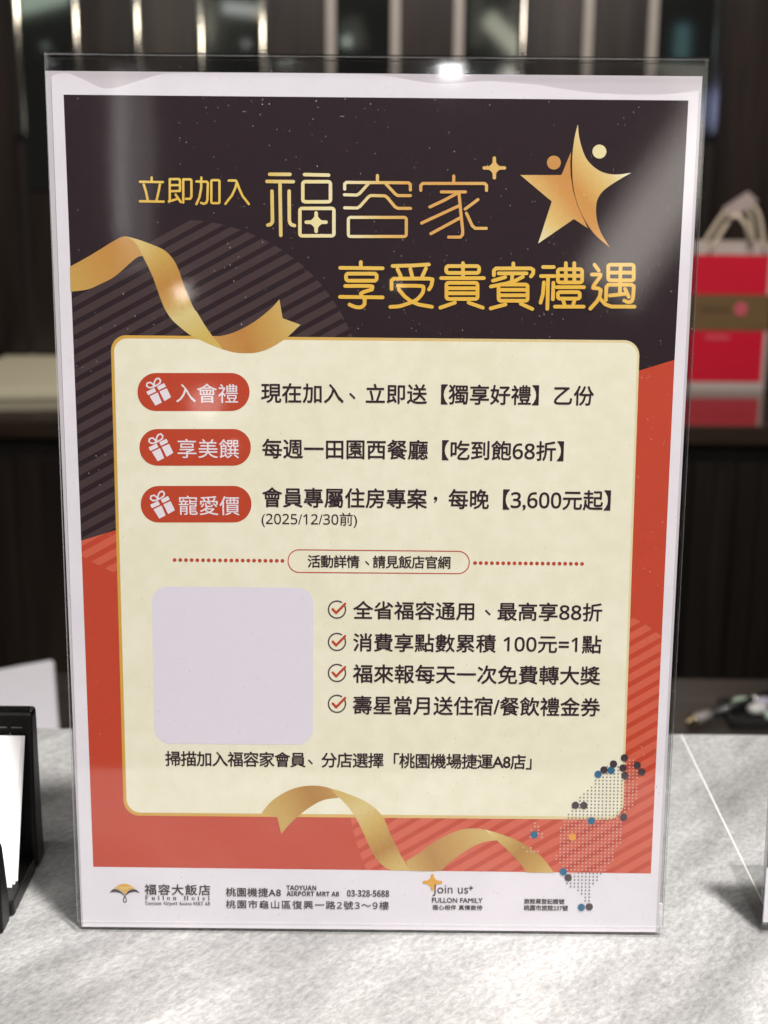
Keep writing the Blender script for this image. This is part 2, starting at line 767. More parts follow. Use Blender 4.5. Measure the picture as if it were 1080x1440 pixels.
def rrect(x0, y0, x1, y1, r, n=6):
    out = []
    for cx, cy, a0 in ((x1 - r, y0 + r, -90), (x1 - r, y1 - r, 0), (x0 + r, y1 - r, 90), (x0 + r, y0 + r, 180)):
        for k in range(n + 1):
            a = math.radians(a0 + 90 * k / n)
            out.append((cx + r * math.cos(a), cy + r * math.sin(a)))
    return out


def quad_rrect(c, r, n=8):
    """rounded quadrilateral, corners TL TR BR BL"""
    out = []
    for k in range(4):
        p = Vector(c[k])
        a = (Vector(c[k - 1]) - p).normalized()
        b = (Vector(c[(k + 1) % 4]) - p).normalized()
        s, e = p + a * r, p + b * r
        for j in range(n + 1):
            t = j / n * math.pi / 2
            # quarter arc between s and e around the inner corner
            q = p + a * r + b * r
            out.append(tuple(q - b * r * math.cos(t) - a * r * math.sin(t)))
    return out


def smooth(pts, n=4, closed=True, corner=38):
    """rounds a traced outline, keeping its sharp corners"""
    P = [Vector(p) for p in pts]
    m = len(P)
    out = []
    cn = []
    for k in range(m):
        a = P[k] - P[k - 1]
        b = P[(k + 1) % m] - P[k]
        cn.append(math.degrees(a.angle(b)) > corner if a.length > 0 and b.length > 0 else True)
        if not closed and k in (0, m - 1):
            cn[-1] = True
    for k in range(m if closed else m - 1):
        p1, p2 = P[k], P[(k + 1) % m]
        p0 = p1 - (p2 - p1) if cn[k] else P[k - 1]
        p3 = p2 + (p2 - p1) if cn[(k + 1) % m] else P[(k + 2) % m]
        for j in range(n):
            t = j / n
            out.append(tuple(0.5 * ((2 * p1) + (p2 - p0) * t + (2 * p0 - 5 * p1 + 4 * p2 - p3) * t * t
                                    + (3 * p1 - p0 - 3 * p2 + p3) * t ** 3)))
    if not closed:
        out.append(tuple(P[-1]))
    return out


def clip(poly, conv):
    """Sutherland-Hodgman; conv is a convex polygon"""
    area = sum(a[0] * b[1] - b[0] * a[1] for a, b in zip(conv, conv[1:] + conv[:1]))
    sg = 1 if area > 0 else -1
    out = list(poly)
    for a, b in zip(conv, conv[1:] + conv[:1]):
        src, out = out, []
        if not src:
            break

        def side(p):
            return sg * ((b[0] - a[0]) * (p[1] - a[1]) - (b[1] - a[1]) * (p[0] - a[0]))
        for p, q in zip(src, src[1:] + src[:1]):
            sp, sq = side(p), side(q)
            if sp >= 0:
                out.append(p)
            if (sp >= 0) != (sq >= 0):
                t = sp / (sp - sq)
                out.append((p[0] + (q[0] - p[0]) * t, p[1] + (q[1] - p[1]) * t))
    return out


# ------------------------------------------------------------------ the setting
BACK_EDGE = 0.186
marble = marble_mat()
JX = 0.1507
b = MB()
nose = [(BACK_EDGE, -0.03), (BACK_EDGE, -0.0012), (BACK_EDGE - 0.0012, 0.0)] + \
    [(-0.178 - 0.022 * math.sin(math.radians(a)), -0.022 + 0.022 * math.cos(math.radians(a))) for a in range(0, 91, 6)] + [(-0.20, -0.03)]
b.prism(nose, -1.2, JX - 0.0003)
b.prism(nose, JX + 0.0003, 1.3)
ct = b.build('counter_top', marble)
ct['kind'] = 'structure'
grout = plain('pale_grout', (0.66, 0.64, 0.61, 1), 0.6)
jl = MB().box(JX - 0.0003, JX + 0.0003, -0.17, BACK_EDGE - 0.0015, -0.03, 0.0001).build('joint_line', grout, ct)
dark_wood = wood_mat('dark_wood', (0.006, 0.0045, 0.004), (0.022, 0.016, 0.013), 0.45)
body = MB().box(-1.2, 1.3, -0.17, BACK_EDGE - 0.02, -1.1, -0.0305).build('counter_front', dark_wood, ct)

DESK = -0.25
desk_wood = wood_mat('desk_wood', (0.012, 0.010, 0.009), (0.045, 0.036, 0.030), 0.38, False, 60)
dfar = ground(540, 950, DESK).y
desk = MB().box(-1.3, 1.4, BACK_EDGE + 0.01, dfar, DESK - 0.03, DESK).build('work_desk', desk_wood, bevel=0.002)
desk['kind'] = 'structure'
MB().box(-1.3, 1.4, 0.45, 0.48, -1.1, DESK - 0.0305).build('desk_panel', dark_wood, desk)
fl = MB().box(-4, 4, -4, 4, -1.15, -1.1).build('floor', plain('floor_tile', (0.10, 0.085, 0.07, 1), 0.4))
fl['kind'] = 'structure'

WALL = 2.20
bw = MB().box(-2.4, 2.4, WALL + 0.02, WALL + 0.14, -1.1, 1.7).build('back_wall', dark_wood)
bw['kind'] = 'structure'
panel_wood = wood_mat('panel_wood', (0.009, 0.0065, 0.006), (0.034, 0.025, 0.021), 0.22, True, 18)
mm, nt, N, L, p = base('smoked_mirror')
setin(p, 'Base Color', (0.34, 0.36, 0.34, 1))
setin(p, 'Metallic', 1.0)
setin(p, 'Roughness', 0.05)
smoked = mm
steel = plain('brushed_steel', (0.55, 0.51, 0.47, 1), 0.07, 1.0, 0.5, 0.08, 30)

unlit = plain('unlit_steel', (0.30, 0.275, 0.25, 1), 0.42, 0.55, 0.5, 0.1, 30)  # same steel without a highlight; its dim grey is put into the material


def wx(px, Y=WALL):
    return at(px, 60, Y).x


z_mirror = at(55, 268, WALL).z
strips = [20, 105, 193, 284, 372, 465, 556, 645, 735, 827, 918, 1010]
STRIP = [(0.0004, -0.45), (0.0005, 0.0), (0.0005, -0.05), (0.0005, 0.40), (0.0005, 0.22), (0.00004, 0.1), (0.00004, 0.0), (0.00003, -0.1),
         (0.0005, 0.0), (0.00003, 0.1), (0.00003, 0.0), (0.00012, 0.0)]   # bow and lean of each strip: shaped to steer where highlights fall
for k, px in enumerate(strips):
    x = wx(px)
    z0 = at(px, 190, WALL).z if px > 1000 else (at(px, 190, WALL).z if px < 50 else -0.12)
    prof = [(WALL + 0.0195, 0)]
    pts = []
    n = 10
    hw = 0.0085
    sag, tilt = STRIP[k]
    for j in range(n + 1):
        t_ = 2 * j / n - 1
        pts.append((x + hw * t_, WALL + 0.003 - sag * (1 - t_ * t_)))
    pts += [(x + hw, WALL + 0.0195), (x - hw, WALL + 0.0195)]
    m = MB()
    nn = len(pts)
    tt = math.tan(math.radians(tilt))
    zr = at(px, 40, WALL).z
    vs = [(a, c + tt * (z_ - zr) * (j < nn - 2), z_) for z_ in (z0, 1.68) for j, (a, c) in enumerate(pts)]
    m.add(vs, [(q, (q + 1) % nn, nn + (q + 1) % nn, nn + q) for q in range(nn)] + [tuple(range(nn))[::-1], tuple(range(nn, 2 * nn))])
    m.build('metal_trim', unlit if sag < 0.0001 else steel, bw)
kinds = 'MWWMWMWMWWMW'
for k, px in enumerate(strips):
    xa = wx(px) + 0.0088
    xb = (wx(strips[k + 1]) if k + 1 < len(strips) else wx(1190)) - 0.0088
    if kinds[k] == 'M':
        MB().box(xa, xb, WALL + 0.008, WALL + 0.019, z_mirror, 1.66).build('wall_mirror', smoked, bw)
        MB().box(xa, xb, WALL + 0.008, WALL + 0.019, -0.12, z_mirror - 0.003).build('wood_panel', panel_wood, bw)
    else:
        MB().box(xa, xb, WALL + 0.006, WALL + 0.019, -0.12, 1.66).build('wood_panel', panel_wood, bw)
MB().box(wx(-60), wx(20) - 0.0088, WALL + 0.006, WALL + 0.019, -0.12, 1.66).build('wood_panel', panel_wood, bw)

# low cabinet along the back wall
CABY = 1.70
ctop = at(540, 592, CABY).z
cab = empty('low_cabinet', (0, CABY, -1.1))
tag(cab, 'long dark wood cabinet with a glossy top along the back wall', 'cabinet')
lacquer = wood_mat('lacquered_wood', (0.020, 0.013, 0.010), (0.050, 0.033, 0.024), 0.25, False, 30, 1.0)


def rel(b, root):
    for k, v in enumerate(b.v):
        b.v[k] = tuple(Vector(v) - root.location)
    return b


rel(MB().box(-2.2, 2.2, CABY - 0.015, WALL + 0.005, ctop - 0.03, ctop), cab).build('cabinet_top', lacquer, cab, bevel=0.002)
rel(MB().box(-2.2, 2.2, CABY + 0.02, WALL + 0.005, -1.08, ctop - 0.031), cab).build('cabinet_body', dark_wood, cab)
dx = [-2.1, -1.62, -1.14, -0.66, -0.18, 0.30, 0.445, 0.66, 1.14, 1.62, 2.1]
for k in range(len(dx) - 1):
    if k == 5:
        continue
    x0, x1 = dx[k] + 0.003, dx[k + 1] - 0.003
    if k == 4:
        x1 = dx[6] - 0.003
    m = MB()
    zt = ctop - 0.062
    zm = at(60, 741, CABY).z
    g = 0.0
    n = 6
    w = (x1 - x0) / n
    for q in range(n):
        m.box(x0 + q * w + 0.001, x0 + (q + 1) * w - 0.001, CABY + 0.002 - 0.003 * (q % 2), CABY + 0.0195, -0.62, zt)
    rel(m, cab).build('cabinet_door', panel_wood if k % 2 else dark_wood, cab, bevel=0.001)

# ------------------------------------------------------------------ acrylic sign holder
ACR = acrylic('clear_acrylic')
ACR_D = acrylic('dusty_acrylic', dust=True)
ACR_B = acrylic('darkened_acrylic', tint=(0.80, 0.80, 0.80, 1))  # clear sheet as well; darker tint stands for light lost in the fold
EDGE = acrylic_edge()
TH = 0.0018                                                  # sheet thickness
GAP = 0.0010


def arc(cy, cz, r, a0, a1, n=8):
    return [(cy + r * math.cos(math.radians(a0 + (a1 - a0) * k / n)), cz + r * math.sin(math.radians(a0 + (a1 - a0) * k / n))) for k in range(n + 1)]


def make_holder(root, W, H, foot, front_mat):
    """one bent sheet: foot, front pane, fold at the top, back pane. profile in (n, v)"""
    hw = W / 2
    R = TH + GAP / 2                                         # outer radius of the top fold
    z = lambda prof: [tuple(S(0, v, n))[1:] for n, v in prof]
    # front pane between the bends
    MB().prism(z([(0, 0.0042), (0, H - R), (-TH, H - R), (-TH, 0.0042)]), -hw, hw, 0, 1, (1, 3)).build('front_pane', [front_mat, EDGE], root)
    cr_ = 0.0011
    o = [(0, H - R)] + arc(-cr_, H - cr_, cr_, 0, 90, 6) + arc(-2 * R + cr_, H - cr_, cr_, 90, 180, 6) + [(-2 * R, H - R)]
    i = [(-2 * R + TH, H - R), (-2 * R + TH, H - TH - 0.0003), (-2 * R + TH + 0.0003, H - TH), (-TH - 0.0003, H - TH), (-TH, H - TH - 0.0003), (-TH, H - R)]
    MB().prism(z([(n, v + 0.00002) for n, v in o + i]), -hw, hw, 0, 1, (len(o) - 1, len(o) + len(i) - 1)).build('top_fold', [ACR_B, EDGE], root)
    MB().prism(z([(-2 * R, 0.012), (-2 * R, H - R), (-2 * R + TH, H - R), (-2 * R + TH, 0.012)]), -hw, hw, 0, 1, (1,)).build('back_pane', [ACR_B, EDGE], root)
    # bend and foot lie on the counter
    t = 0.0042
    out = [tuple(S(0, t - 0.00003, 0))[1:]]
    for k in range(1, 8):
        a = math.radians(180 + 90 * k / 8)
        out.append((t + t * math.cos(a), 0.0001 + t + t * math.sin(a)))
    out += [(t, 0.0001), (foot, 0.0001), (foot, TH), (t, TH)]
    for k in range(1, 8):
        a = math.radians(270 - 90 * k / 8)
        out.append((t + (t - TH) * math.cos(a), t + (t - TH) * math.sin(a)))
    out.append(tuple(S(0, t - 0.00003, -TH))[1:])
    MB().prism(out, -hw, hw, 0, 0, (len(out) - 1,)).build('foot', [ACR], root)


HW, HH = 0.2147, 0.3098
holder = empty('sign_holder', (0, 0, 0.0))
tag(holder, 'large clear acrylic sign holder with a dusty front standing on the marble counter', 'sign holder')
make_holder(holder, HW, HH, 0.062, ACR_D)

# ------------------------------------------------------------------ the poster and the sheet behind it
paper = paper_mat()
poster = empty('poster')
tag(poster, 'black, red and cream printed poster with gold ribbons inside the large clear holder', 'poster')
backing = empty('backing_sheet')
tag(backing, 'plain white paper behind the printed poster, its top margin showing above', 'paper')


def sheet(name, poly_uv, n_front, thick, mat, parent):
    tri = tessellate_polygon([[Vector((x, y, 0)) for x, y in poly_uv]])
    m = len(poly_uv)
    vs = [S(x, y, n_front) for x, y in poly_uv] + [S(x, y, n_front - thick) for x, y in poly_uv]
    fs = [tuple(t) for t in tri] + [tuple(m + k for k in t)[::-1] for t in tri]
    fs += [(k, (k + 1) % m, m + (k + 1) % m, m + k) for k in range(m)]
    mb = MB()
    mb.add(vs, fs)
    return mb.build(name, mat, parent)


uL, uR = uv(72.5, 120)[0], uv(923.5, 1280)[0]
vB = uv(520, 1307)[1]
wave = [(72, 108), (80, 104), (92, 102.5), (104, 106), (120, 113), (136, 121), (150, 124.5), (168, 122), (184, 117),
        (202, 111.5), (220, 106), (238, 103.5), (300, 102.8), (400, 103.3), (500, 104.5), (540, 106.5), (566, 110.5), (590, 115),
        (616, 117.5), (640, 117.3), (665, 115), (690, 114), (710, 115.5), (735, 117.5), (760, 120), (790, 125), (820, 129),
        (845, 131.5), (870, 132.7), (910, 133.6), (940, 132.4), (965, 130), (986, 127.5)]
top = [uv(*q) for q in smooth(wave, 3, closed=False)]
top = [(min(max(u, uL), uR), v) for u, v in top]
sheet('paper_sheet', [(uL, vB)] + top + [(uR, vB)], PN, 0.00006, paper, poster)
bp_ = plain('backing_paper', rgb(206, 198, 204), 0.8, 0, 0.2, 0.02)  # white sheet greyed to carry the slight shadow above the wavy edge
sheet('white_sheet', [(-HW / 2 + 0.0010, vB - 0.0002), (-HW / 2 - 0.0004, uv(300, 101.5)[1]), (uv(987.5, 120)[0], uv(800, 105.5)[1]),
                      (uv(987.5, 120)[0], vB - 0.0002)], PN - 0.00030, 0.0001, bp_, backing)

# printed panels
TL, TR, BR, BL = (89.4, 133.1), (968.1, 141.3), (915.3, 1228.3), (131.1, 1218.9)
SL, SR = (114.2, 760.3), (948.6, 506.0)
black_q = [TL, TR, SR, SL]
red_q = [SL, SR, BR, BL]
i_black = ink('black_print', 42, 27, 33, 0.10)
i_brown = ink('brown_stripe_print', 71, 54, 56, 0.06)
i_red = ink('red_print', 196, 72, 50, 0.05)
i_red2 = ink('light_red_stripe_print', 212, 98, 74, 0.04)
Print(1).poly(black_q).build('dark_panel', i_black, poster)
Print(1).poly(red_q).build('red_panel', i_red, poster)


def circle(cx, cy, r, n=90):
    return [(cx + r * math.cos(2 * math.pi * k / n), cy + r * math.sin(2 * math.pi * k / n)) for k in range(n)]


def stripes(pr, circ, region, x0, x1, yref, xref, period, duty, slope, kmin, kmax):
    """light bars between dark centre lines yref + k*period at xref"""
    for k in range(kmin, kmax):
        ya = yref + (k + (1 - duty) / 2) * period
        yb = ya + duty * period
        q = [(x0, ya + slope * (x0 - xref)), (x1, ya + slope * (x1 - xref)), (x1, yb + slope * (x1 - xref)), (x0, yb + slope * (x0 - xref))]
        q = clip(clip(q, circ), region)
        if len(q) > 2:
            pr.poly(q)


pr = Print(2)
stripes(pr, circle(254, 569, 260), black_q, -100, 700, 495, 105, 20.2, 0.58, -0.545, -5, 45)
pr.build('dark_stripes', i_brown, poster)
pr = Print(2)
stripes(pr, circle(254, 569, 254), red_q, -100, 700, 495, 105, 20.2, 0.58, -0.545, -5, 45)
pr.build('red_stripes', i_red2, poster)
pr = Print(2)
stripes(pr, circle(762, 1108, 272), red_q, 300, 1100, 905, 887, 19.0, 0.60, -0.565, -6, 50)
pr.build('red_stripes', i_red2, poster)

# cream panel with its gold edge
cq = [(155.6, 471.2), (899.8, 478.6), (876.0, 1152.8), (174.2, 1146.8)]
g_edge = gradient('gold_edge_print', (160, 700), (890, 700), [(0.0, (214, 166, 74)), (0.45, (220, 180, 100)), (0.8, (226, 205, 150)), (1.0, (230, 214, 170))])
creamp = Print(4).poly(quad_rrect([(160, 475.8), (896.4, 482.4), (873.0, 1148.6), (178.4, 1142.4)], 19)).build('cream_panel', cream_mat(), poster)
Print(3).poly(quad_rrect(cq, 22)).build('gold_edge', g_edge, creamp)

# ribbons
gold_s = [(0.0, (206, 176, 100)), (0.45, (196, 142, 66)), (1.0, (204, 158, 84))]
c3, c4 = crop(80, 320, 4.909), crop(260, 400, 6.0)
c5, c6 = crop(350, 1090, 4.32), crop(550, 1130, 4.32)
pA = c3([(90, 270), (200, 210), (300, 150), (380, 100), (440, 68), (475, 60), (520, 85), (560, 130), (592, 196), (555, 205), (500, 250),
         (440, 305), (380, 350), (300, 390), (220, 425), (140, 438), (95, 442)])
pB = c3([(475, 60), (560, 82), (650, 115), (740, 155), (800, 215), (840, 290), (870, 380), (905, 470), (950, 565)]) + \
    c4([(100, 230), (160, 330), (235, 440), (270, 480), (320, 548), (220, 510), (135, 470), (60, 437)]) + \
    c3([(860, 695), (790, 630), (740, 550), (705, 460), (670, 360), (630, 270), (592, 196), (560, 130), (520, 85)])
pC = c4([(235, 440), (300, 435), (400, 410), (500, 365), (600, 305), (690, 235), (750, 180), (797, 125), (825, 285), (975, 340), (870, 440),
         (800, 490), (700, 545), (600, 575), (500, 580), (410, 572), (320, 548), (270, 480)])
gA = gradient('ribbon_gold_tail', (90, 400), (190, 350), [(0, (202, 164, 88)), (0.45, (200, 148, 76)), (0.8, (194, 138, 66)), (1, (200, 150, 80))])
gB = gradient('ribbon_gold_fall', (200, 335), (275, 480), [(0, (218, 192, 122)), (0.16, (208, 172, 92)), (0.45, (190, 134, 62)), (0.62, (204, 160, 88)),
                                                         (0.75, (220, 200, 138)), (1, (212, 182, 96))])
gC = gradient('ribbon_gold_end', (300, 480), (420, 445), [(0, (202, 150, 84)), (0.35, (192, 134, 66)), (0.7, (204, 162, 88)), (1, (216, 188, 118))])
pr = Print(5)
pr.poly(smooth(pA), 0)
pr.poly(smooth(pC), 2)
pr.n += 2e-6
pr.poly(smooth(pB), 1)
pr.build('ribbon', [gA, gB, gC], poster, 'gold ribbon curling down over the top edge of the cream panel')
pD = c5([(75, 230), (130, 165), (190, 120), (260, 85), (330, 67), (400, 63), (460, 70), (500, 85), (550, 137), (480, 145), (430, 160),
         (370, 195), (310, 240), (250, 295), (197, 357), (172, 252)])
pE = c5([(460, 70), (540, 92), (620, 120), (700, 155), (760, 195), (805, 240), (835, 295), (860, 360), (890, 420), (930, 500), (980, 577),
         (880, 577), (830, 562), (780, 515), (740, 450), (700, 360), (650, 260), (600, 190), (555, 140), (500, 85)])
pF = c6([(88, 352), (170, 300), (250, 240), (330, 195), (420, 160), (500, 150), (570, 160), (600, 185), (640, 222), (560, 235), (480, 270),
         (400, 325), (340, 370), (290, 408), (114, 408)])
pG = c6([(540, 152), (600, 165), (680, 190), (760, 220), (830, 260), (900, 310), (950, 365), (990, 420), (825, 418), (780, 360), (720, 295),
         (640, 222), (600, 185), (570, 160)])
gD = gradient('ribbon_gold_start', (370, 1160), (480, 1110), [(0, (206, 176, 104)), (0.3, (200, 160, 84)), (0.65, (176, 124, 52)), (0.85, (186, 136, 64)), (1, (206, 168, 92))])
gE = gradient('ribbon_gold_slope', (480, 1115), (560, 1220), [(0, (208, 176, 96)), (0.25, (220, 198, 134)), (0.45, (208, 174, 96)), (0.75, (180, 130, 60)), (1, (210, 178, 104))])
gF = gradient('ribbon_gold_rise', (570, 1225), (700, 1170), [(0, (206, 170, 98)), (0.3, (182, 132, 66)), (0.55, (196, 152, 84)), (0.9, (210, 178, 110)), (1, (214, 186, 126))])
gG = gradient('ribbon_gold_drop', (685, 1168), (775, 1228), [(0, (232, 212, 160)), (0.12, (214, 184, 112)), (0.5, (178, 130, 58)), (0.8, (196, 152, 76)), (1, (212, 180, 108))])
pr = Print(5)
pr.poly(smooth(pF), 2)
pr.poly(smooth(pD), 0)
pr.n += 2e-6
pr.poly(smooth(pE), 1)
pr.poly(smooth(pG), 3)
pr.build('ribbon', [gD, gE, gF, gG], poster, 'gold ribbon winding along the bottom of the red panel')

# headline lettering drawn stroke by stroke
i_gold = gradient('headline_gold', (690, 368), (690, 438), [(0, (236, 194, 96)), (0.5, (236, 186, 72)), (1, (232, 184, 78))])
i_goldL = gradient('subhead_gold', (270, 245), (270, 292), [(0, (238, 206, 104)), (1, (228, 182, 76))])
c = crop(180, 220, 5.4)
pr = Print(7)
w = 3.3
for s in ([(180, 160), (180, 190)], [(92, 192), (265, 195)], [(120, 213), (138, 270), (150, 330)], [(243, 213), (232, 270), (218, 330)],
          [(92, 340), (272, 343)],
          [(318, 340), (318, 172), (388, 172), (395, 180), (395, 262), (322, 264)], [(322, 218), (392, 218)], [(310, 340), (352, 330), (382, 318)],
          [(362, 290), (402, 347)], [(420, 350), (420, 174), (474, 174), (482, 182), (482, 305), (472, 322), (440, 322)],
          [(520, 190), (598, 192), (607, 202), (603, 330), (595, 352), (575, 360), (555, 352)],
          [(557, 160), (556, 240), (543, 310), (520, 362)],
          [(765, 183), (818, 183), (827, 195), (815, 240), (790, 295), (740, 360)], [(827, 195), (845, 245), (870, 300), (918, 362)]):
    pr.stroke(c(s), w)
pr.stroke(c(rrect(633, 180, 695, 355, 10, 3)), w, closed=True)
pr.build('headline', i_goldL, poster, 'small gold words at the left of the top headline')

g_fu = gradient('pale_gold_blend', (375, 285), (685, 285), [(0, (226, 192, 104)), (0.18, (238, 220, 160)), (0.34, (240, 228, 184)), (0.42, (238, 218, 166)),
                                                           (0.52, (230, 190, 112)), (0.65, (224, 170, 96)), (0.85, (222, 164, 92)), (1, (228, 184, 110))])


def sparkle(pr, cx, cy, ax, ay, w, mi=0):
    k = w / 2
    m = w * 1.25
    q = []
    for sx, sy in ((1, -1), (1, 1), (-1, 1), (-1, -1)):
        if sx * sy < 0:
            a, b_ = [(k * sx, (ay - k) * sy), (k * sx * 1.05, m * 1.25 * sy), (m * sx * 0.78, m * 0.78 * sy), (m * 1.25 * sx, k * sy * 1.05), ((ax - k) * sx, k * sy)], None
        else:
            a = [((ax - k) * sx, k * sy), (m * 1.25 * sx, k * sy * 1.05), (m * sx * 0.78, m * 0.78 * sy), (k * sx * 1.05, m * 1.25 * sy), (k * sx, (ay - k) * sy)]
        q += [(cx + x, cy + y) for x, y in a]
    pr.poly(q, mi)
    for x, y in ((ax - k, 0), (k - ax, 0), (0, ay - k), (0, k - ay)):
        pr.disc(cx + x, cy + y, k, mi, 14)


c = crop(360, 220, 8.308)
pr = Print(7)
w = 4.9
for s in ([(160, 208), (397, 210)], [(128, 292), (437, 295)], [(280, 292), (290, 922)], [(187, 405), (193, 750), (186, 775), (170, 795), (138, 802)],
          [(387, 405), (390, 750), (398, 778), (415, 798), (450, 808)], [(568, 212), (848, 218)]):
    pr.stroke(c(s), w)
pr.stroke(c(rrect(547, 295, 870, 530, 28, 4)), w, closed=True)
pr.stroke(c(rrect(513, 607, 910, 927, 26, 4)), w, closed=True)
q = c([(703, 768)])[0]
sparkle(pr, q[0], q[1], 16.4, 15.4, 5.0)
c = crop(470, 220, 8.308)
w = 4.3
for s in ([(505, 222), (505, 300)], [(122, 382), (122, 322), (142, 303), (868, 308), (888, 325), (890, 392)],
          [(120, 447), (262, 452), (298, 432), (400, 318)], [(605, 322), (712, 437), (742, 457), (890, 458)],
          [(122, 600), (268, 603), (300, 585), (402, 470), (432, 456), (590, 460), (618, 478), (710, 588), (742, 606), (892, 607)]):
    pr.stroke(c(s), w)
pr.stroke(c(rrect(165, 712, 842, 935, 26, 4)), w, closed=True)
c = crop(580, 210, 7.714)
for s in ([(448, 290), (448, 365)], [(90, 445), (90, 390), (112, 370), (783, 370), (803, 390), (803, 447)], [(312, 462), (575, 462)],
          [(190, 625), (340, 555), (480, 480)], [(505, 480), (525, 690), (545, 885), (543, 925), (520, 952), (392, 952)], [(100, 800), (505, 612)],
          [(200, 915), (520, 742)], [(710, 545), (572, 648)], [(585, 692), (648, 828), (680, 857), (800, 857)]):
    pr.stroke(c(s), w)
q = c([(888, 202)])[0]
sparkle(pr, q[0], q[1], 16.8, 16.2, 4.8)
pr.build('headline', g_fu, poster, 'large thin pale gold characters with a sparkle at the top')

pr = Print(7)
w = 5.2
c = crop(460, 350, 6.75)
for s in ([(320, 125), (320, 165)], [(125, 180), (527, 184)],
          [(172, 352), (405, 352), (430, 365), (425, 385), (345, 410), (320, 425), (328, 445), (358, 480), (355, 525), (330, 550), (290, 555), (250, 545), (212, 528)],
          [(122, 455), (527, 460)],
          [(622, 162), (800, 158), (965, 148)], [(668, 192), (700, 260)], [(790, 190), (808, 262)], [(938, 185), (903, 262)],
          [(612, 380), (612, 300), (632, 283), (968, 283), (998, 305), (988, 350), (967, 385)],
          [(672, 350), (890, 352), (916, 372), (905, 420), (855, 478), (800, 505), (735, 530), (680, 545), (600, 550)],
          [(680, 385), (735, 450), (800, 500), (870, 528), (995, 550)]):
    pr.stroke(smooth(c(s), 3, False) if len(s) > 5 else c(s), w)
pr.stroke(c(rrect(180, 235, 470, 302, 22, 4)), w, closed=True)
c = crop(610, 350, 6.75)
for s in ([(277, 135), (277, 275)], [(70, 277), (475, 277)], [(122, 373), (412, 373)], [(122, 421), (412, 421)], [(200, 510), (62, 558)], [(330, 510), (465, 558)],
          [(755, 138), (755, 185)], [(570, 250), (570, 205), (590, 185), (920, 185), (945, 200), (942, 235), (922, 262)], [(615, 232), (880, 232)],
          [(745, 240), (740, 310)], [(677, 268), (562, 302)], [(845, 265), (765, 306), (690, 328), (542, 357)], [(618, 388), (888, 388)], [(618, 440), (888, 440)],
          [(680, 527), (540, 565)], [(825, 520), (935, 570)]):
    pr.stroke(c(s), w)
pr.stroke(c(rrect(118, 163, 430, 228, 22, 4)), w, closed=True)
pr.stroke(c(rrect(120, 322, 415, 475, 20, 4)), w, closed=True)
pr.stroke(c(rrect(615, 338, 890, 492, 20, 4)), w, closed=True)
c = crop(750, 350, 6.75)
for s in ([(92, 172), (193, 172)], [(72, 258), (200, 258)], [(140, 258), (132, 568)], [(100, 318), (90, 430), (68, 510)], [(190, 322), (185, 478)],
          [(308, 135), (308, 310)], [(388, 135), (388, 310)], [(232, 255), (462, 255)], [(222, 363), (480, 363)], [(283, 490), (297, 535)],
          [(390, 490), (375, 535)], [(205, 548), (477, 548)],
          [(580, 150), (620, 205)], [(555, 243), (638, 243), (633, 265), (572, 348), (565, 370), (618, 375), (640, 392), (630, 450), (600, 502), (540, 567)],
          [(632, 470), (680, 525), (740, 547), (960, 548)], [(710, 225), (952, 225)], [(828, 155), (820, 430)],
          [(688, 485), (692, 362), (712, 340), (933, 340), (953, 355), (945, 470), (932, 498), (900, 507), (862, 490)], [(725, 442), (885, 425)], [(870, 380), (905, 455)]):
    pr.stroke(c(s), w)
pr.stroke(c(rrect(232, 193, 462, 318, 20, 4)), w, closed=True)
pr.stroke(c(rrect(232, 410, 440, 472, 20, 4)), w, closed=True)
pr.stroke(c(rrect(710, 150, 952, 298, 20, 4)), w, closed=True)
pr.build('headline', i_gold, poster, 'bold yellow gold characters of the second headline line')

# star emblem
c = crop(720, 160, 6.0)
sL = c([(70, 517), (415, 517), (425, 500), (460, 410), (498, 322), (491, 420), (495, 520), (515, 650), (550, 770), (600, 880), (640, 966), (522, 888), (220, 1095), (335, 740)])
sR = c([(555, 90), (565, 190), (590, 290), (625, 375), (680, 440), (750, 487), (820, 508), (900, 512), (1005, 498), (940, 535), (850, 590), (780, 640), (738, 690),
        (714, 745), (708, 820), (718, 905), (748, 1000), (825, 1128), (720, 1040), (650, 955), (590, 850), (545, 740), (515, 600), (507, 450), (512, 320), (530, 190)])
gS1 = gradient('star_gold_left', (740, 320), (812, 262), [(0, (240, 226, 184)), (0.35, (226, 194, 122)), (0.75, (212, 152, 84)), (1, (208, 144, 78))])
gS2 = gradient('star_gold_right', (810, 300), (880, 240), [(0, (212, 152, 84)), (0.25, (210, 150, 80)), (0.55, (222, 184, 112)), (0.8, (230, 206, 146)), (1, (246, 236, 204))])
pr = Print(7)
pr.poly(sL, 0)
pr.poly(smooth(sR, 3), 1)
q = c([(353, 412), (737, 319)])
pr.disc(q[0][0], q[0][1], 9.8, 2, 32)
pr.disc(q[1][0], q[1][1], 9.8, 3, 32)
pr.build('star_emblem', [gS1, gS2, ink('star_dot_orange', 206, 148, 82), ink('star_dot_pale', 236, 222, 170)], poster)

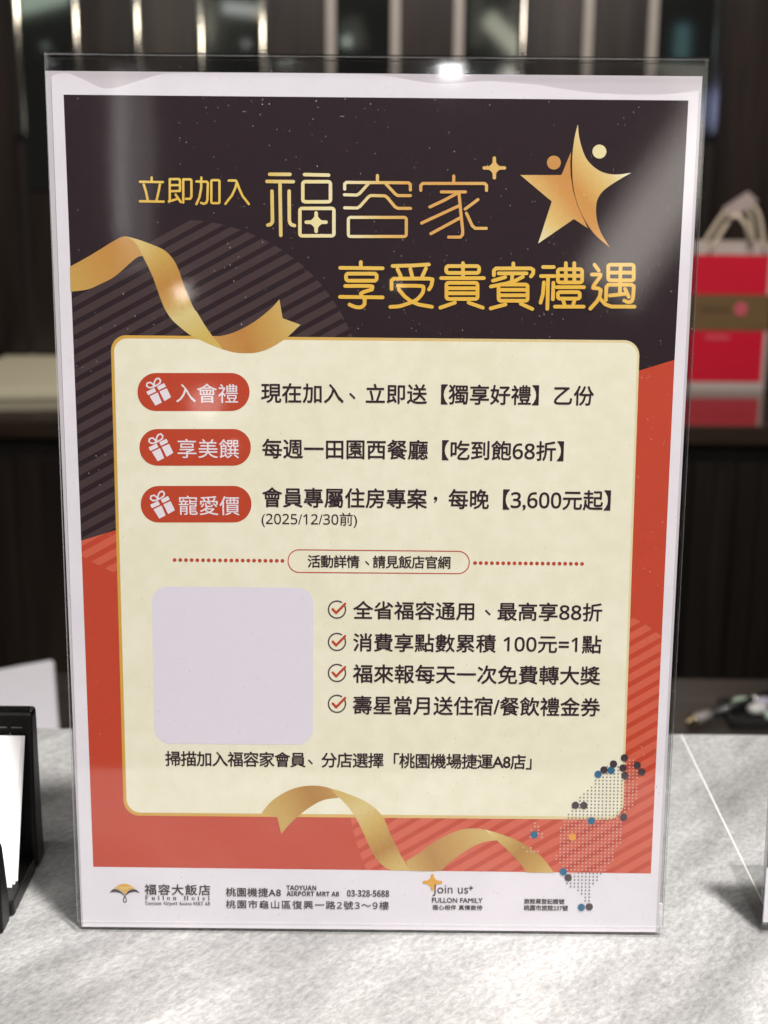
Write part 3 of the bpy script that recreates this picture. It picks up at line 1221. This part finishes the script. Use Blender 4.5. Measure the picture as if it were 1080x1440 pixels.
# gift badges
i_white = ink('white_print', 236, 226, 232, 0.02)
i_badge = ink('badge_red_print', 192, 70, 44, 0.05)
i_text = ink('dark_text_print', 52, 36, 43, 0.06)
gift = crop(190, 515, 6.353)
badges = [((193.4, 524.4, 351.0, 577.9), (0, 0), '入會禮', (247.5, 334.7, 539.6, 566.2)),
          ((196.2, 603.2, 352.8, 654.8), (3.2, 78.2), '享美饌', (249.8, 336.0, 617.4, 644.2)),
          ((198.0, 683.2, 353.6, 734.6), (5.4, 158.8), '寵愛價', (251.5, 336.8, 697.3, 724.2))]
for (x0, y0, x1, y1), (ox, oy), word, box in badges:
    bd = Print(6).poly(rrect(x0, y0, x1, y1, (y1 - y0) / 2 - 0.5, 10)).build('badge', i_badge, poster)
    pr = Print(8)
    g = lambda pts: [(x + ox, y + oy) for x, y in gift(pts)]
    for q in ([(100, 228), (172, 193), (190, 226), (118, 260)], [(195, 182), (260, 150), (276, 182), (212, 214)], [(130, 268), (202, 234), (240, 324), (182, 352)],
              [(218, 224), (284, 196), (322, 276), (262, 312)]):
        pr.poly(quad_rrect([g(q)[k] for k in range(4)], 0.8, 2))
    pr.stroke(smooth(g([(168, 184), (158, 160), (135, 143), (108, 152), (104, 175), (122, 190), (146, 190)]), 3), 2.2, closed=True)
    pr.stroke(smooth(g([(172, 180), (172, 145), (186, 116), (210, 107), (228, 125), (222, 150), (196, 168)]), 3), 2.2, closed=True)
    pr.build('gift_icon', i_white, bd)
    Print(8).text(word, *box, off=0.004).build('badge_lettering', i_white, bd)


# lines of text
def line(body, L, R, T, B, off=0.017, mat=None, name='text_line', layer=8, marks=(), **kw):
    pr = Print(layer)
    pr.text(body, L, R, T, B, off, **kw)
    for kind, x, y, s in marks:
        if kind == 'dun':                                    # enumeration comma, set in the middle of its cell
            pr.stroke([(x - s * 0.55, y - s * 0.5), (x + s * 0.55, y + s * 0.6)], s * 0.52)
        else:                                                # comma
            pr.disc(x, y - s * 0.25, s * 0.36)
            pr.stroke([(x + s * 0.25, y - s * 0.2), (x + s * 0.12, y + s * 0.25), (x - s * 0.2, y + s * 0.55)], s * 0.22)
    return pr.build(name, mat or i_text, poster)


def sans(t):
    """digits with open sans figures"""
    return ''.join(chr(0x1D7E2 + int(ch)) if ch.isascii() and ch.isdigit() else ch for ch in t)


def bold(t, serif=False):
    up, lo, dg = (0x1D400, 0x1D41A, 0x1D7CE) if serif else (0x1D5D4, 0x1D5EE, 0x1D7EC)
    r = ''
    for ch in t:
        if 'A' <= ch <= 'Z':
            r += chr(up + ord(ch) - 65)
        elif 'a' <= ch <= 'z':
            r += chr(lo + ord(ch) - 97)
        elif '0' <= ch <= '9':
            r += chr(dg + ord(ch) - 48)
        else:
            r += ch
    return r


FS = '\u3000'
line('現在加入' + FS + '立即送【獨享好禮】乙份', 367.6, 834.8, 540.6, 568.0, marks=[('dun', 495.5, 556.5, 5.2)])
line(sans('每週一田園西餐廳【吃到飽68折】'), 369.3, 792.4, 618.8, 646.0)
line('會員專屬住房專案' + FS + sans('每晚【3,600元起】'), 369.3, 858.4, 687.6, 715.2, marks=[('com', 612.5, 702.5, 7.0)])
line(sans('(2025/12/30前)'), 367.8, 502.2, 720.4, 738.6, 0.006, space=False)
nl = line('活動詳情' + FS + '請見飯店官網', 433.0, 633.2, 781.2, 798.8, 0.018, marks=[('dun', 516.5, 791.5, 3.6)])
line('全省福容通用' + FS + sans('最高享88折'), 497.0, 846.5, 846.6, 872.0, marks=[('dun', 686.0, 861.0, 4.8)])
line(sans('消費享點數累積 100元=1點'), 497.0, 845.6, 892.0, 917.2)
line('福來報每天一次免費轉大獎', 496.6, 843.7, 935.6, 961.4)
line('壽星當月送住宿/餐飲禮金券', 496.6, 843.7, 979.8, 1005.6)
line('掃描加入福容家會員' + FS + '分店選擇「桃園機場捷運A8店」', 232.8, 747.4, 1058.4, 1079.2, marks=[('dun', 436.5, 1071.0, 4.2)])

# dotted rules and the outlined notice
i_rule = ink('rule_red_print', 190, 72, 50, 0.03)
pr = Print(6)
for k in range(20):
    pr.disc(245.6 + k * 7.98, 787.4 + k * 0.06, 2.7, 0, 12)
pr.build('dotted_rule', i_rule, poster)
pr = Print(6)
for k in range(20):
    pr.disc(668.0 + k * 7.92, 791.6 + k * 0.06, 2.7, 0, 12)
pr.build('dotted_rule', i_rule, poster)
o = quad_rrect([(404.3, 772.2), (660.8, 774.6), (660.4, 807.4), (404.6, 805.4)], 16.2, 10)
i = quad_rrect([(405.7, 773.6), (659.4, 776.0), (659.0, 806.0), (406.0, 804.0)], 14.9, 10)
Print(6).ring(o, i).build('notice_outline', i_rule, poster)

# blank pale panel
Print(6).poly(quad_rrect([(213.4, 824.4), (440.4, 826.4), (440.0, 1047.0), (217.4, 1045.4)], 22)).build('pale_panel', ink('pale_lilac_print', 230, 222, 234, 0.015), poster)

# ticks
i_ring = ink('ring_print', 92, 70, 76, 0.04)
for cy in (857.1, 902.6, 946.2, 989.6):
    cx = 473.9
    pr = Print(6)
    pts = [(cx + 12 * math.cos(math.radians(a)), cy + 12 * math.sin(math.radians(a))) for a in range(-22, 305, 12)]
    pr.stroke(pts, 2.1)
    rg = pr.build('tick_ring', i_ring, poster)
    pr = Print(8)
    pr.stroke([(cx - 6.0, cy - 0.6), (cx - 1.2, cy + 4.6)], 3.4)
    pr.stroke([(cx - 1.2, cy + 4.6), (cx + 11.4, cy - 8.2)], 3.4)
    pr.build('tick', i_rule, rg)

# dotted island map with place markers
c = crop(720, 1050, 5.4)
isl = [(868, 95), (900, 85), (945, 105), (962, 200), (945, 262), (972, 295), (972, 362), (942, 405), (912, 445), (882, 495), (850, 560), (847, 680), (815, 760), (790, 780),
       (760, 885), (720, 918), (692, 950), (662, 995), (630, 1042), (605, 1080), (608, 1172), (535, 1172), (528, 1118), (400, 1040), (400, 1025), (432, 975), (385, 905),
       (325, 858), (350, 780), (355, 640), (390, 570), (440, 480), (500, 405), (560, 330), (640, 248), (715, 140), (800, 140), (840, 160)]


def inside(x, y, P):
    r = False
    for a, b_ in zip(P, P[1:] + P[:1]):
        if (a[1] > y) != (b_[1] > y) and x < (b_[0] - a[0]) * (y - a[1]) / (b_[1] - a[1]) + a[0]:
            r = not r
    return r


pr = Print(9, 0.0)                                           # the dots never overlap
cream_px = quad_rrect(cq, 22)


def dot_kind(x, y):
    if inside(x, y, cream_px):
        return 0
    return 0 if y > 1227.5 else 1


for r_ in range(46):
    for k in range(26):
        x = 325 + k * 28.4 - r_ * 0.6
        y = 95 + r_ * 26.1 + k * 0.35
        if inside(x, y, isl):
            q = c([(x, y)])[0]
            pr.disc(q[0], q[1], 1.25, dot_kind(*q), 8)
for x, y in ((172, 578), (172, 604), (200, 606), (147, 632), (200, 632), (227, 660), (140, 685), (227, 686), (86, 764), (112, 794), (143, 766), (143, 795), (168, 795), (195, 792), (198, 657)):
    q = c([(x, y)])[0]
    pr.disc(q[0], q[1], 1.3, dot_kind(*q), 8)
mp_ = pr.build('dotted_map', [ink('map_dot_grey', 132, 118, 124), ink('map_dot_pale', 218, 170, 158)], poster)
i_mk = ink('marker_charcoal', 70, 56, 62)
i_mb = ink('marker_blue', 42, 104, 140)
i_mo = ink('marker_orange', 232, 158, 62)
for mat, pts in ((i_mk, [(853, 83), (770, 130), (698, 175), (842, 160), (857, 218), (950, 140), (985, 190), (481, 443), (545, 445), (847, 533), (426, 992), (586, 1214)]),
                 (i_mb, [(653, 208), (751, 178), (602, 561), (168, 667), (389, 948), (526, 1218)]), (i_mo, [(458, 684)])):
    for x, y in pts:
        q = c([(x, y)])[0]
        Print(12).disc(q[0], q[1], 5.2, 0, 20).build('map_marker', mat, mp_)

# footer: crest, names, address
i_foot = ink('footer_grey_print', 66, 54, 60, 0.05)
c = crop(80, 1200, 9.0)
pr = Print(6)
pr.poly(smooth(c([(715, 445), (770, 405), (850, 382), (930, 402), (990, 445), (930, 455), (890, 480), (860, 522), (820, 475), (770, 450)]), 3), 0)
pr.poly(smooth(c([(665, 503), (700, 460), (740, 450), (800, 475), (845, 515), (862, 548), (820, 510), (760, 490), (700, 490)]), 3), 1)
pr.poly(smooth(c([(1050, 503), (1010, 463), (970, 453), (915, 470), (872, 515), (862, 548), (900, 510), (960, 488), (1010, 488)]), 3), 1)
pr.stroke(smooth(c([(860, 540), (842, 580), (846, 608), (862, 618), (880, 606), (880, 580)]), 3), 1.3, 1, closed=True)
pr.n += 4e-6
pr.stroke(smooth(c([(725, 446), (780, 424), (860, 438), (920, 462)]), 3, False), 0.7, 2)
pr.stroke(smooth(c([(985, 444), (930, 424), (860, 438), (800, 462)]), 3, False), 0.7, 2)
pr.build('crest', [ink('crest_gold', 222, 172, 74), i_foot, ink('crest_pale', 240, 220, 170)], poster)
line('福容大飯店', 203.4, 295.6, 1243.6, 1258.2, 0.02, i_foot, 'footer_text')
line(bold('Fullon Hotel', True), 203.8, 294.8, 1259.4, 1265.6, 0.0, i_foot, 'footer_text')
line(bold('Taoyuan Airport Access MRT A8', True), 203.6, 295.4, 1267.2, 1274.0, 0.0, i_foot, 'footer_text', space=False)
line('桃園機捷A8', 317.8, 394.8, 1248.4, 1260.6, 0.022, i_foot, 'footer_text')
line(bold('TAOYUAN'), 403.0, 444.6, 1245.0, 1251.6, 0.014, i_foot, 'footer_text', space=False)
line(bold('AIRPORT MRT A8'), 403.0, 476.8, 1253.4, 1260.0, 0.014, i_foot, 'footer_text', space=False)
line(bold('03-328-5688'), 488.0, 547.2, 1251.6, 1260.8, 0.008, i_foot, 'footer_text', space=False)
line(sans('桃園市龜山區復興一路2號3～9樓'), 317.8, 546.6, 1266.4, 1278.0, 0.018, i_foot, 'footer_text')
pr = Print(6)
sparkle(pr, 608.0, 1240.6, 14.0, 12.0, 4.6)
pr.build('gold_sparkle', ink('sparkle_gold', 226, 164, 62), poster)
line('Join us', 608.4, 658.2, 1243.8, 1260.2, 0.004, i_foot, 'footer_text', space=False)
pr = Print(8)
sparkle(pr, 662.2, 1248.6, 3.4, 3.4, 1.3)
pr.build('footer_sparkle', i_foot, poster)
line('FULLON FAMILY', 607.5, 678.4, 1262.6, 1269.2, 0.028, i_foot, 'footer_text', space=False)
line('福心相伴 真情款待', 608.0, 678.2, 1272.6, 1279.4, 0.03, i_foot, 'footer_text')
line('旅館業登記證號', 736.8, 793.4, 1263.8, 1270.8, 0.03, i_foot, 'footer_text')
line('桃園市旅館237號', 736.6, 798.4, 1272.8, 1280.2, 0.03, i_foot, 'footer_text')

# ------------------------------------------------------------------ second, smaller sign at the right edge
p0 = ground(1072, 1315)
h2 = empty('small_sign_holder', (p0.x + 0.075, p0.y, 0.0))
tag(h2, 'small clear acrylic sign holder cut off by the right edge of the picture', 'sign holder')
H2 = 0.097
make_holder(h2, 0.15, H2, 0.052, ACR)
card = empty('small_poster', (p0.x + 0.075, p0.y, 0.0))
tag(card, 'small picture card with a white bottom margin inside the right-hand holder', 'poster')


def strip(v0, v1, name, mat, n=-0.00205):
    sheet(name, [(-0.0745, v0), (0.0745, v0), (0.0745, v1), (-0.0745, v1)], n, 0.00006, mat, card)


strip(0.004, H2 - 0.0035, 'card_sheet', paper, -0.0022)
strip(0.026, H2 - 0.0036, 'picture_area', plain('picture_slate', rgb(104, 112, 132), 0.5, 0, 0.3, 0.3, 90))
strip(0.069, 0.0755, 'picture_band', plain('picture_orange', rgb(206, 150, 92), 0.5, 0, 0.3, 0.15, 90), -0.00198)
strip(0.0262, 0.042, 'picture_band', plain('picture_maroon', rgb(126, 72, 70), 0.5, 0, 0.3, 0.3, 90), -0.00198)
strip(0.0422, 0.048, 'picture_band', plain('picture_skin', rgb(204, 160, 140), 0.5, 0, 0.3, 0.15, 90), -0.00198)

# ------------------------------------------------------------------ leather card stand with cards at the left
leather = plain('black_leather', (0.003, 0.003, 0.003, 1), 0.36, 0, 0.25, 0.2, 200, 0.25, 1500)
thread = plain('grey_thread', (0.10, 0.095, 0.09, 1), 0.7)
fr = ground(7, 1315)
bk = ground(66, 1202)
XR = (fr.x + bk.x) / 2
stand = empty('card_stand', (XR, fr.y, 0.0))
tag(stand, 'black stitched leather card stand at the left edge of the counter', 'card stand')
D = bk.y - fr.y
WID = 0.11


def blk(prof, name, x0=-WID, x1=0.0, bev=0.0015):
    return MB().prism(prof, x0, x1).build(name, leather, stand, bevel=bev)


hb = 0.0655
bpn = blk([(D - 0.012, 0.0), (D, 0.0), (D - 0.0005, 0.015), (D - 0.004 + 0.004, hb), (D - 0.0075, hb), (D - 0.0125, 0.015)], 'back_panel')
blk([(0.012, 0.0005), (D - 0.0126, 0.0005), (D - 0.0126, 0.0062), (0.012, 0.0062)], 'base', -WID, -0.0006)
blk([(0.0, 0.0), (0.0115, 0.0), (0.0115, 0.012), (0.0075, 0.034), (0.001, 0.034)], 'front_lip', -WID, -0.0015)
m = MB()
for k in range(18):
    x = -0.004 - k * 0.006
    m.tube([(x, D - 0.0083, hb - 0.0062), (x - 0.0042, D - 0.0083, hb - 0.0062)], 0.00028, 6)
for k in range(8):
    z0 = hb - 0.008 - k * 0.0055
    yy = D - 0.0083 - (hb - z0) * 0.098
    m.tube([(-0.0085, yy - 0.0002, z0), (-0.0085, yy - 0.0006, z0 - 0.0040)], 0.00028, 6)
m.build('stitching', thread, bpn)
card_p = plain('card_stock', (0.86, 0.85, 0.85, 1), 0.6, 0, 0.2, 0.01)
for k, (dy, dx_, lab) in enumerate(((0.0, 0.0, 'front white blank card leaning in the black leather stand'),
                                    (0.0012, 0.0006, 'middle white card just behind the front card in the leather stand'),
                                    (0.0024, 0.0010, 'rearmost white card in the leather stand, against its back'))):
    yb = 0.0225 + dy * 2
    yt = D - 0.0112 + dy * 0.4
    zt = 0.0570 - 0.0002 * k
    q = MB().prism([(yb, 0.0065), (yb + 0.0004, 0.0065), (yt + 0.0004, zt), (yt, zt)], -0.098 + dx_, -0.0036 + dx_)
    o = q.build('business_card', card_p)
    o.location = stand.location
    tag(o, lab, 'card', 'cards in the leather stand')

# white stack of paper on the desk behind
zs = DESK + 0.05
pts = [ground(-70, 952, zs), ground(76, 925, zs), ground(87, 1060, zs), ground(-70, 1075, zs)]
m = MB()
m.add([(q.x, q.y, zz) for zz in (DESK, zs) for q in pts], [(3, 2, 1, 0), (4, 5, 6, 7)] + [(k, (k + 1) % 4, 4 + (k + 1) % 4, 4 + k) for k in range(4)])
o = m.build('paper_stack', plain('white_stack', (0.62, 0.60, 0.64, 1), 0.7, 0, 0.2, 0.03), bevel=0.004)
tag(o, 'white stack of paper on the dark desk behind the left of the counter', 'paper stack')

# pen and tray on the desk at the right
pen = empty('pen')
a, b_ = ground(964, 1016, DESK + 0.0062), ground(1092, 974, DESK + 0.011)
pen.location = a
tag(pen, 'black pen with a gold tip ring lying on the dark desk', 'pen')
d = b_ - a


def seg(name, t0, t1, r0, r1, mat):
    MB().tube([d * t0, d * t1], [r0, r1], 14).build(name, mat, pen, smooth=True)


blackp = plain('black_plastic', (0.012, 0.012, 0.012, 1), 0.25)
seg('tip', 0.0, 0.06, 0.0012, 0.0042, plain('pale_gold_metal', (0.42, 0.33, 0.20, 1), 0.3, 1.0))
seg('tip_ring', 0.0605, 0.09, 0.0056, 0.0056, plain('gold_metal', (0.52, 0.42, 0.26, 1), 0.25, 1.0))
seg('grip', 0.0905, 0.25, 0.0048, 0.0052, plain('grey_rubber', (0.24, 0.22, 0.21, 1), 0.5))
seg('barrel', 0.2505, 0.97, 0.0046, 0.0044, blackp)
seg('end_ring', 0.72, 0.76, 0.0058, 0.0058, plain('silver_metal', (0.7, 0.68, 0.66, 1), 0.2, 1.0))
tray = empty('sweet_tray')
tc_ = ground(1095, 1008, DESK)
tray.location = (tc_.x, tc_.y, DESK)
tag(tray, 'small black tray of pastel sweets on the desk, behind the right-hand sign', 'tray')
MB().box(-0.05, 0.06, -0.028, 0.024, 0.0003, 0.004).build('tray_base', blackp, tray, bevel=0.001)
m = MB()
for x0, x1, y0, y1 in ((-0.05, 0.06, -0.031, -0.0285), (-0.05, 0.06, 0.0245, 0.027), (-0.053, -0.0505, -0.031, 0.027), (0.0605, 0.063, -0.031, 0.027)):
    m.box(x0, x1, y0, y1, 0.0003, 0.009)
m.build('tray_rim', blackp, tray, bevel=0.0006)
pal = {'pale green': (0.50, 0.66, 0.50), 'white': (0.78, 0.78, 0.74), 'cream yellow': (0.80, 0.72, 0.44), 'lilac': (0.52, 0.48, 0.58), 'mint': (0.58, 0.72, 0.62)}
sw = [(-0.033, 0.013, 'pale green', 'pale green sweet at the far left corner of the black tray'),
      (-0.012, 0.013, 'lilac', 'lilac sweet in the back row of the black tray'),
      (-0.022, -0.003, 'white', 'white sweet in the middle of the black tray'),
      (0.000, -0.004, 'cream yellow', 'cream yellow sweet beside the white one in the tray'),
      (-0.010, -0.019, 'mint', 'mint coloured sweet in the front row of the tray')]
for x, y, cname, lab in sw:
    bm = bmesh.new()
    bmesh.ops.create_uvsphere(bm, u_segments=16, v_segments=10, radius=1)
    for v in bm.verts:
        v.co = Vector((math.copysign(abs(v.co.x) ** 0.8, v.co.x) * 0.0098, math.copysign(abs(v.co.y) ** 0.8, v.co.y) * 0.0068, v.co.z * 0.0052))
    me = bpy.data.meshes.new('sweet')
    bm.to_mesh(me)
    bm.free()
    for p_ in me.polygons:
        p_.use_smooth = True
    me.materials.append(plain('sweet_' + cname.replace(' ', '_'), tuple(q * 0.6 for q in pal[cname]) + (1,), 0.35, 0, 0.5, 0.08, 200))
    o = bpy.data.objects.new('sweet', me)
    COL.objects.link(o)
    o.location = (tc_.x + x, tc_.y + y, DESK + 0.0091)
    o.rotation_euler = (0, 0, 0.2)
    tag(o, lab, 'sweet', 'sweets in the black tray')

# ------------------------------------------------------------------ red gift bag on the cabinet
bag = empty('gift_bag')
br = ground(1074, 549, ctop)
bl_x = br.x - 0.185
by = br.y
bag.location = ((br.x + bl_x) / 2, by, ctop)
tag(bag, 'red paper gift bag with gold band and cream rope handles on the cabinet', 'gift bag')
bwid = (br.x - bl_x) / 2
ztop = at(1078, 343, by).z - ctop
DP = 0.075
crimson = plain('crimson_paper', rgb(196, 18, 48), 0.4, 0, 0.4, 0.06, 12)
bagwhite = plain('bag_white_edge', (0.44, 0.38, 0.36, 1), 0.55)
cream_rope = plain('cream_rope', (0.66, 0.58, 0.46, 1), 0.8, 0, 0.2, 0.15, 500)
m = MB()
y0, y1 = 0.0, DP
t = 0.0015
m.box(-bwid, bwid, y0, y0 + t, 0, ztop)
m.box(-bwid, bwid, y1 - t, y1, 0, ztop)
m.box(-bwid, -bwid + t, y0 + t, y1 - t, 0, ztop)
m.box(bwid - t, bwid, y0 + t, y1 - t, 0, ztop)
m.box(-bwid + t, bwid - t, y0 + t, y1 - t, 0, t)
bagb = m.build('bag_body', bagwhite, bag)


def patch(x0, x1, z0, z1, name, mat, lift, par=bag):
    return MB().box(x0, x1, -lift, -lift + 0.0004, z0, z1).build(name, mat, par)


zz = lambda py: at(1020, py, by).z - ctop
patch(-bwid + 0.004, bwid - 0.007, zz(537), zz(358), 'red_front', crimson, 0.0005)
goldband = plain('gold_band', (0.17, 0.105, 0.045, 1), 0.45, 0.3, 0.5, 0.15, 20)
patch(-bwid + 0.0035, bwid + 0.0002, zz(465), zz(414), 'gold_band', goldband, 0.0010)
xx = lambda px: at(px, 440, by).x - bag.location.x
m = MB()
for k in range(7):                                           # small dark word on the band, too blurred to read
    cx = xx(989 + k * 5.6)
    hgt = 0.0052 if k else 0.008
    ring = [(cx + 0.0024 * math.cos(2 * math.pi * j / 10), -0.0016, zz(435) + hgt * 0.5 * math.sin(2 * math.pi * j / 10)) for j in range(11)]
    m.tube(ring, 0.0006, 5)
m.build('band_lettering', plain('dark_bronze', (0.05, 0.03, 0.015, 1), 0.5), bag)
m = MB()
fx, fz = xx(1041), zz(434)
for k in range(5):
    a_ = math.radians(72 * k + 20)
    px_, pz_ = fx + 0.0072 * math.cos(a_), fz + 0.0076 * math.sin(a_)
    pts = [(px_ + 0.0046 * math.cos(2 * math.pi * j / 14), pz_ + 0.0050 * math.sin(2 * math.pi * j / 14)) for j in range(14)]
    m.add([(x, -0.0016 - 0.0001 * k, z) for x, z in pts], [tuple(range(14))])
m.build('flower_emblem', plain('pink_print', rgb(206, 84, 108), 0.5), bag)
patch(xx(994), xx(1028), zz(477.5), zz(471), 'small_lettering', plain('pink_letters', rgb(206, 76, 96), 0.5, 0, 0.4, 0.3, 400), 0.0012)
for nm, ys, lean in (('handle', 0.002, -0.004), ('handle', DP - 0.004, 0.004)):
    pts = []
    for k in range(21):
        t_ = k / 20
        x = -0.048 + 0.096 * t_
        h = 0.072 * (1 - abs(2 * t_ - 1) ** 2.6)
        pts.append((x * (1 - 0.2 * (h / 0.072)) + 0.012 * (h / 0.072) + 0.028, ys + lean * h / 0.03 + (0.0 if lean < 0 else -0.02 * h / 0.06), ztop - 0.03 + h * 1.15 + 0.012))
    MB().tube(pts, 0.0038, 10).build(nm, cream_rope, bag, smooth=True)
m = MB()
hx, hz = xx(1030), zz(312)
m.tube([(hx - 0.022, -0.008, hz + 0.006), (hx - 0.006, -0.011, hz + 0.012), (hx + 0.01, -0.008, hz - 0.004), (hx + 0.022, -0.006, ztop - 0.002)], 0.0042, 10)
m.build('handle_knot', cream_rope, bag, smooth=True)
q = [(1016, 293), (1052, 269), (1066, 283), (1030, 308)]
m = MB()
P = [at(x, y, by - 0.012) - bag.location for x, y in q]
m.add([(v.x, v.y - 0.0006, v.z) for v in P] + [(v.x, v.y + 0.0006, v.z) for v in P], [(0, 1, 2, 3), (7, 6, 5, 4)] + [(k, (k + 1) % 4, 4 + (k + 1) % 4, 4 + k) for k in range(4)])
m.build('swing_tag', plain('tag_card', (0.36, 0.30, 0.29, 1), 0.6), bag)

# papers lying on the cabinet at the left
m = MB()
P = [ground(-40, 520, ctop + 0.018), ground(18, 495, ctop + 0.018), ground(160, 492, ctop + 0.018), ground(160, 545, ctop + 0.018), ground(-40, 548, ctop + 0.018)]
nP = len(P)
m.add([(q.x, q.y, z_) for z_ in (ctop + 0.0003, ctop + 0.018) for q in P], [tuple(range(nP))[::-1], tuple(range(nP, 2 * nP))] + [(k, (k + 1) % nP, nP + (k + 1) % nP, nP + k) for k in range(nP)])
o = m.build('folder_pile', plain('cream_folder', (0.62, 0.59, 0.44, 1), 0.6, 0, 0.3, 0.05), bevel=0.002)
tag(o, 'low cream pile of folders on the cabinet at the left', 'folders')

# ------------------------------------------------------------------ unseen lamps, many added for reflections in pane and wall
panel_in_pane('left_glare_light', [(158, 110), (176, 110), (176, 330), (158, 330)], -2.2, 0.9, (1.0, 0.95, 0.93))  # two overlapping area lamps added to give the left glare band
panel_in_pane('left_glare_light', [(159, 100), (212, 100), (212, 380), (159, 380)], -2.25, 0.4, (1.0, 0.95, 0.93))
for k_ in (0.55, 0.85, 1.2):  # nested area lamps added to give a soft slanted glare
    cx_, cy_ = 934, 285
    lx, ly, qx, qy = 77 * (0.8 + 0.25 * k_), -116 * (0.8 + 0.25 * k_), 40 * k_, 27 * k_
    panel_in_pane('slanted_glare_light', [(cx_ + lx - qx, cy_ + ly - qy), (cx_ + lx + qx, cy_ + ly + qy), (cx_ - lx + qx, cy_ - ly + qy), (cx_ - lx - qx, cy_ - ly - qy)],
                  -2.2 - 0.02 * k_, 0.62, (1.0, 0.92, 0.84))
for px, py, dist, rad, pw in ((258, 415, 1.1, 0.008, 0.020), (560, 402, 0.5, 0.0016, 0.0010), (292, 566, 0.9, 0.016, 0.016), (330, 625, 0.6, 0.0025, 0.0008)):
    lamp('lobby_spot', 'POINT', in_pane(px, py, dist), pw, (1.0, 0.93, 0.86), radius=rad)


def far_light(quad, radiance, col, roll=0.0):
    P = [in_wall(x, y, WALL, -2.6) for x, y in quad]
    cen = sum(P, Vector()) / 4
    wd = (P[1] - P[0]).length
    ht = ((P[0] - P[3]).length + (P[1] - P[2]).length) / 2
    lamp('wall_reflection_light', 'AREA', cen, radiance * math.pi * wd * ht, col, cen + Vector((0, 1, 0)), wd, ht, roll)  # unseen area lamp, sized to form a reflection in the back wall


far_light([(10, -30), (110, -30), (110, 12), (10, 12)], 0.45, (0.85, 1.0, 0.85), 0.25)
far_light([(312, 6), (368, 4), (368, 22), (312, 18)], 0.6, (1, 1, 1), -0.1)
far_light([(672, 40), (755, 40), (755, 66), (672, 66)], 0.5, (1.0, 0.97, 0.8), -0.75)
far_light([(950, 34), (970, 34), (970, 84), (950, 84)], 0.16, (0.4, 0.8, 0.9))
far_light([(482, 24), (512, 24), (512, 70), (482, 70)], 0.05, (1, 0.95, 0.85), 0.3)
far_light([(960, 128), (1080, 128), (1080, 180), (960, 180)], 0.35, (0.45, 0.55, 1.0))  # added to tint the right trim and panel blue
far_light([(205, 14), (275, 14), (275, 52), (205, 52)], 14.0, (1, 0.93, 0.78))  # added to put highlight streaks on the left strips
far_light([(752, -10), (812, -10), (812, 62), (752, 62)], 9.0, (1, 0.90, 0.80))  # added for the streak on the right group of strips
panel_in_pane('lobby_bright_lamp', [(618, 95), (647, 95), (647, 109), (618, 109)], -1.6, 22.0, (1, 1, 1))
far_light([(364, 16), (371, 16), (371, 24), (364, 24)], 5.0, (1.0, 0.55, 0.08))
far_light([(343, 59), (348, 59), (348, 64), (343, 64)], 1.6, (1.0, 1.0, 1.0))
far_light([(484, 54), (490, 54), (490, 61), (484, 61)], 2.4, (0.9, 1.0, 0.92))
far_light([(60, 62), (66, 62), (66, 68), (60, 68)], 0.6, (0.9, 1.0, 0.9))
far_light([(662, -10), (680, -10), (680, 66), (662, 66)], 0.06, (1.0, 0.97, 0.8))
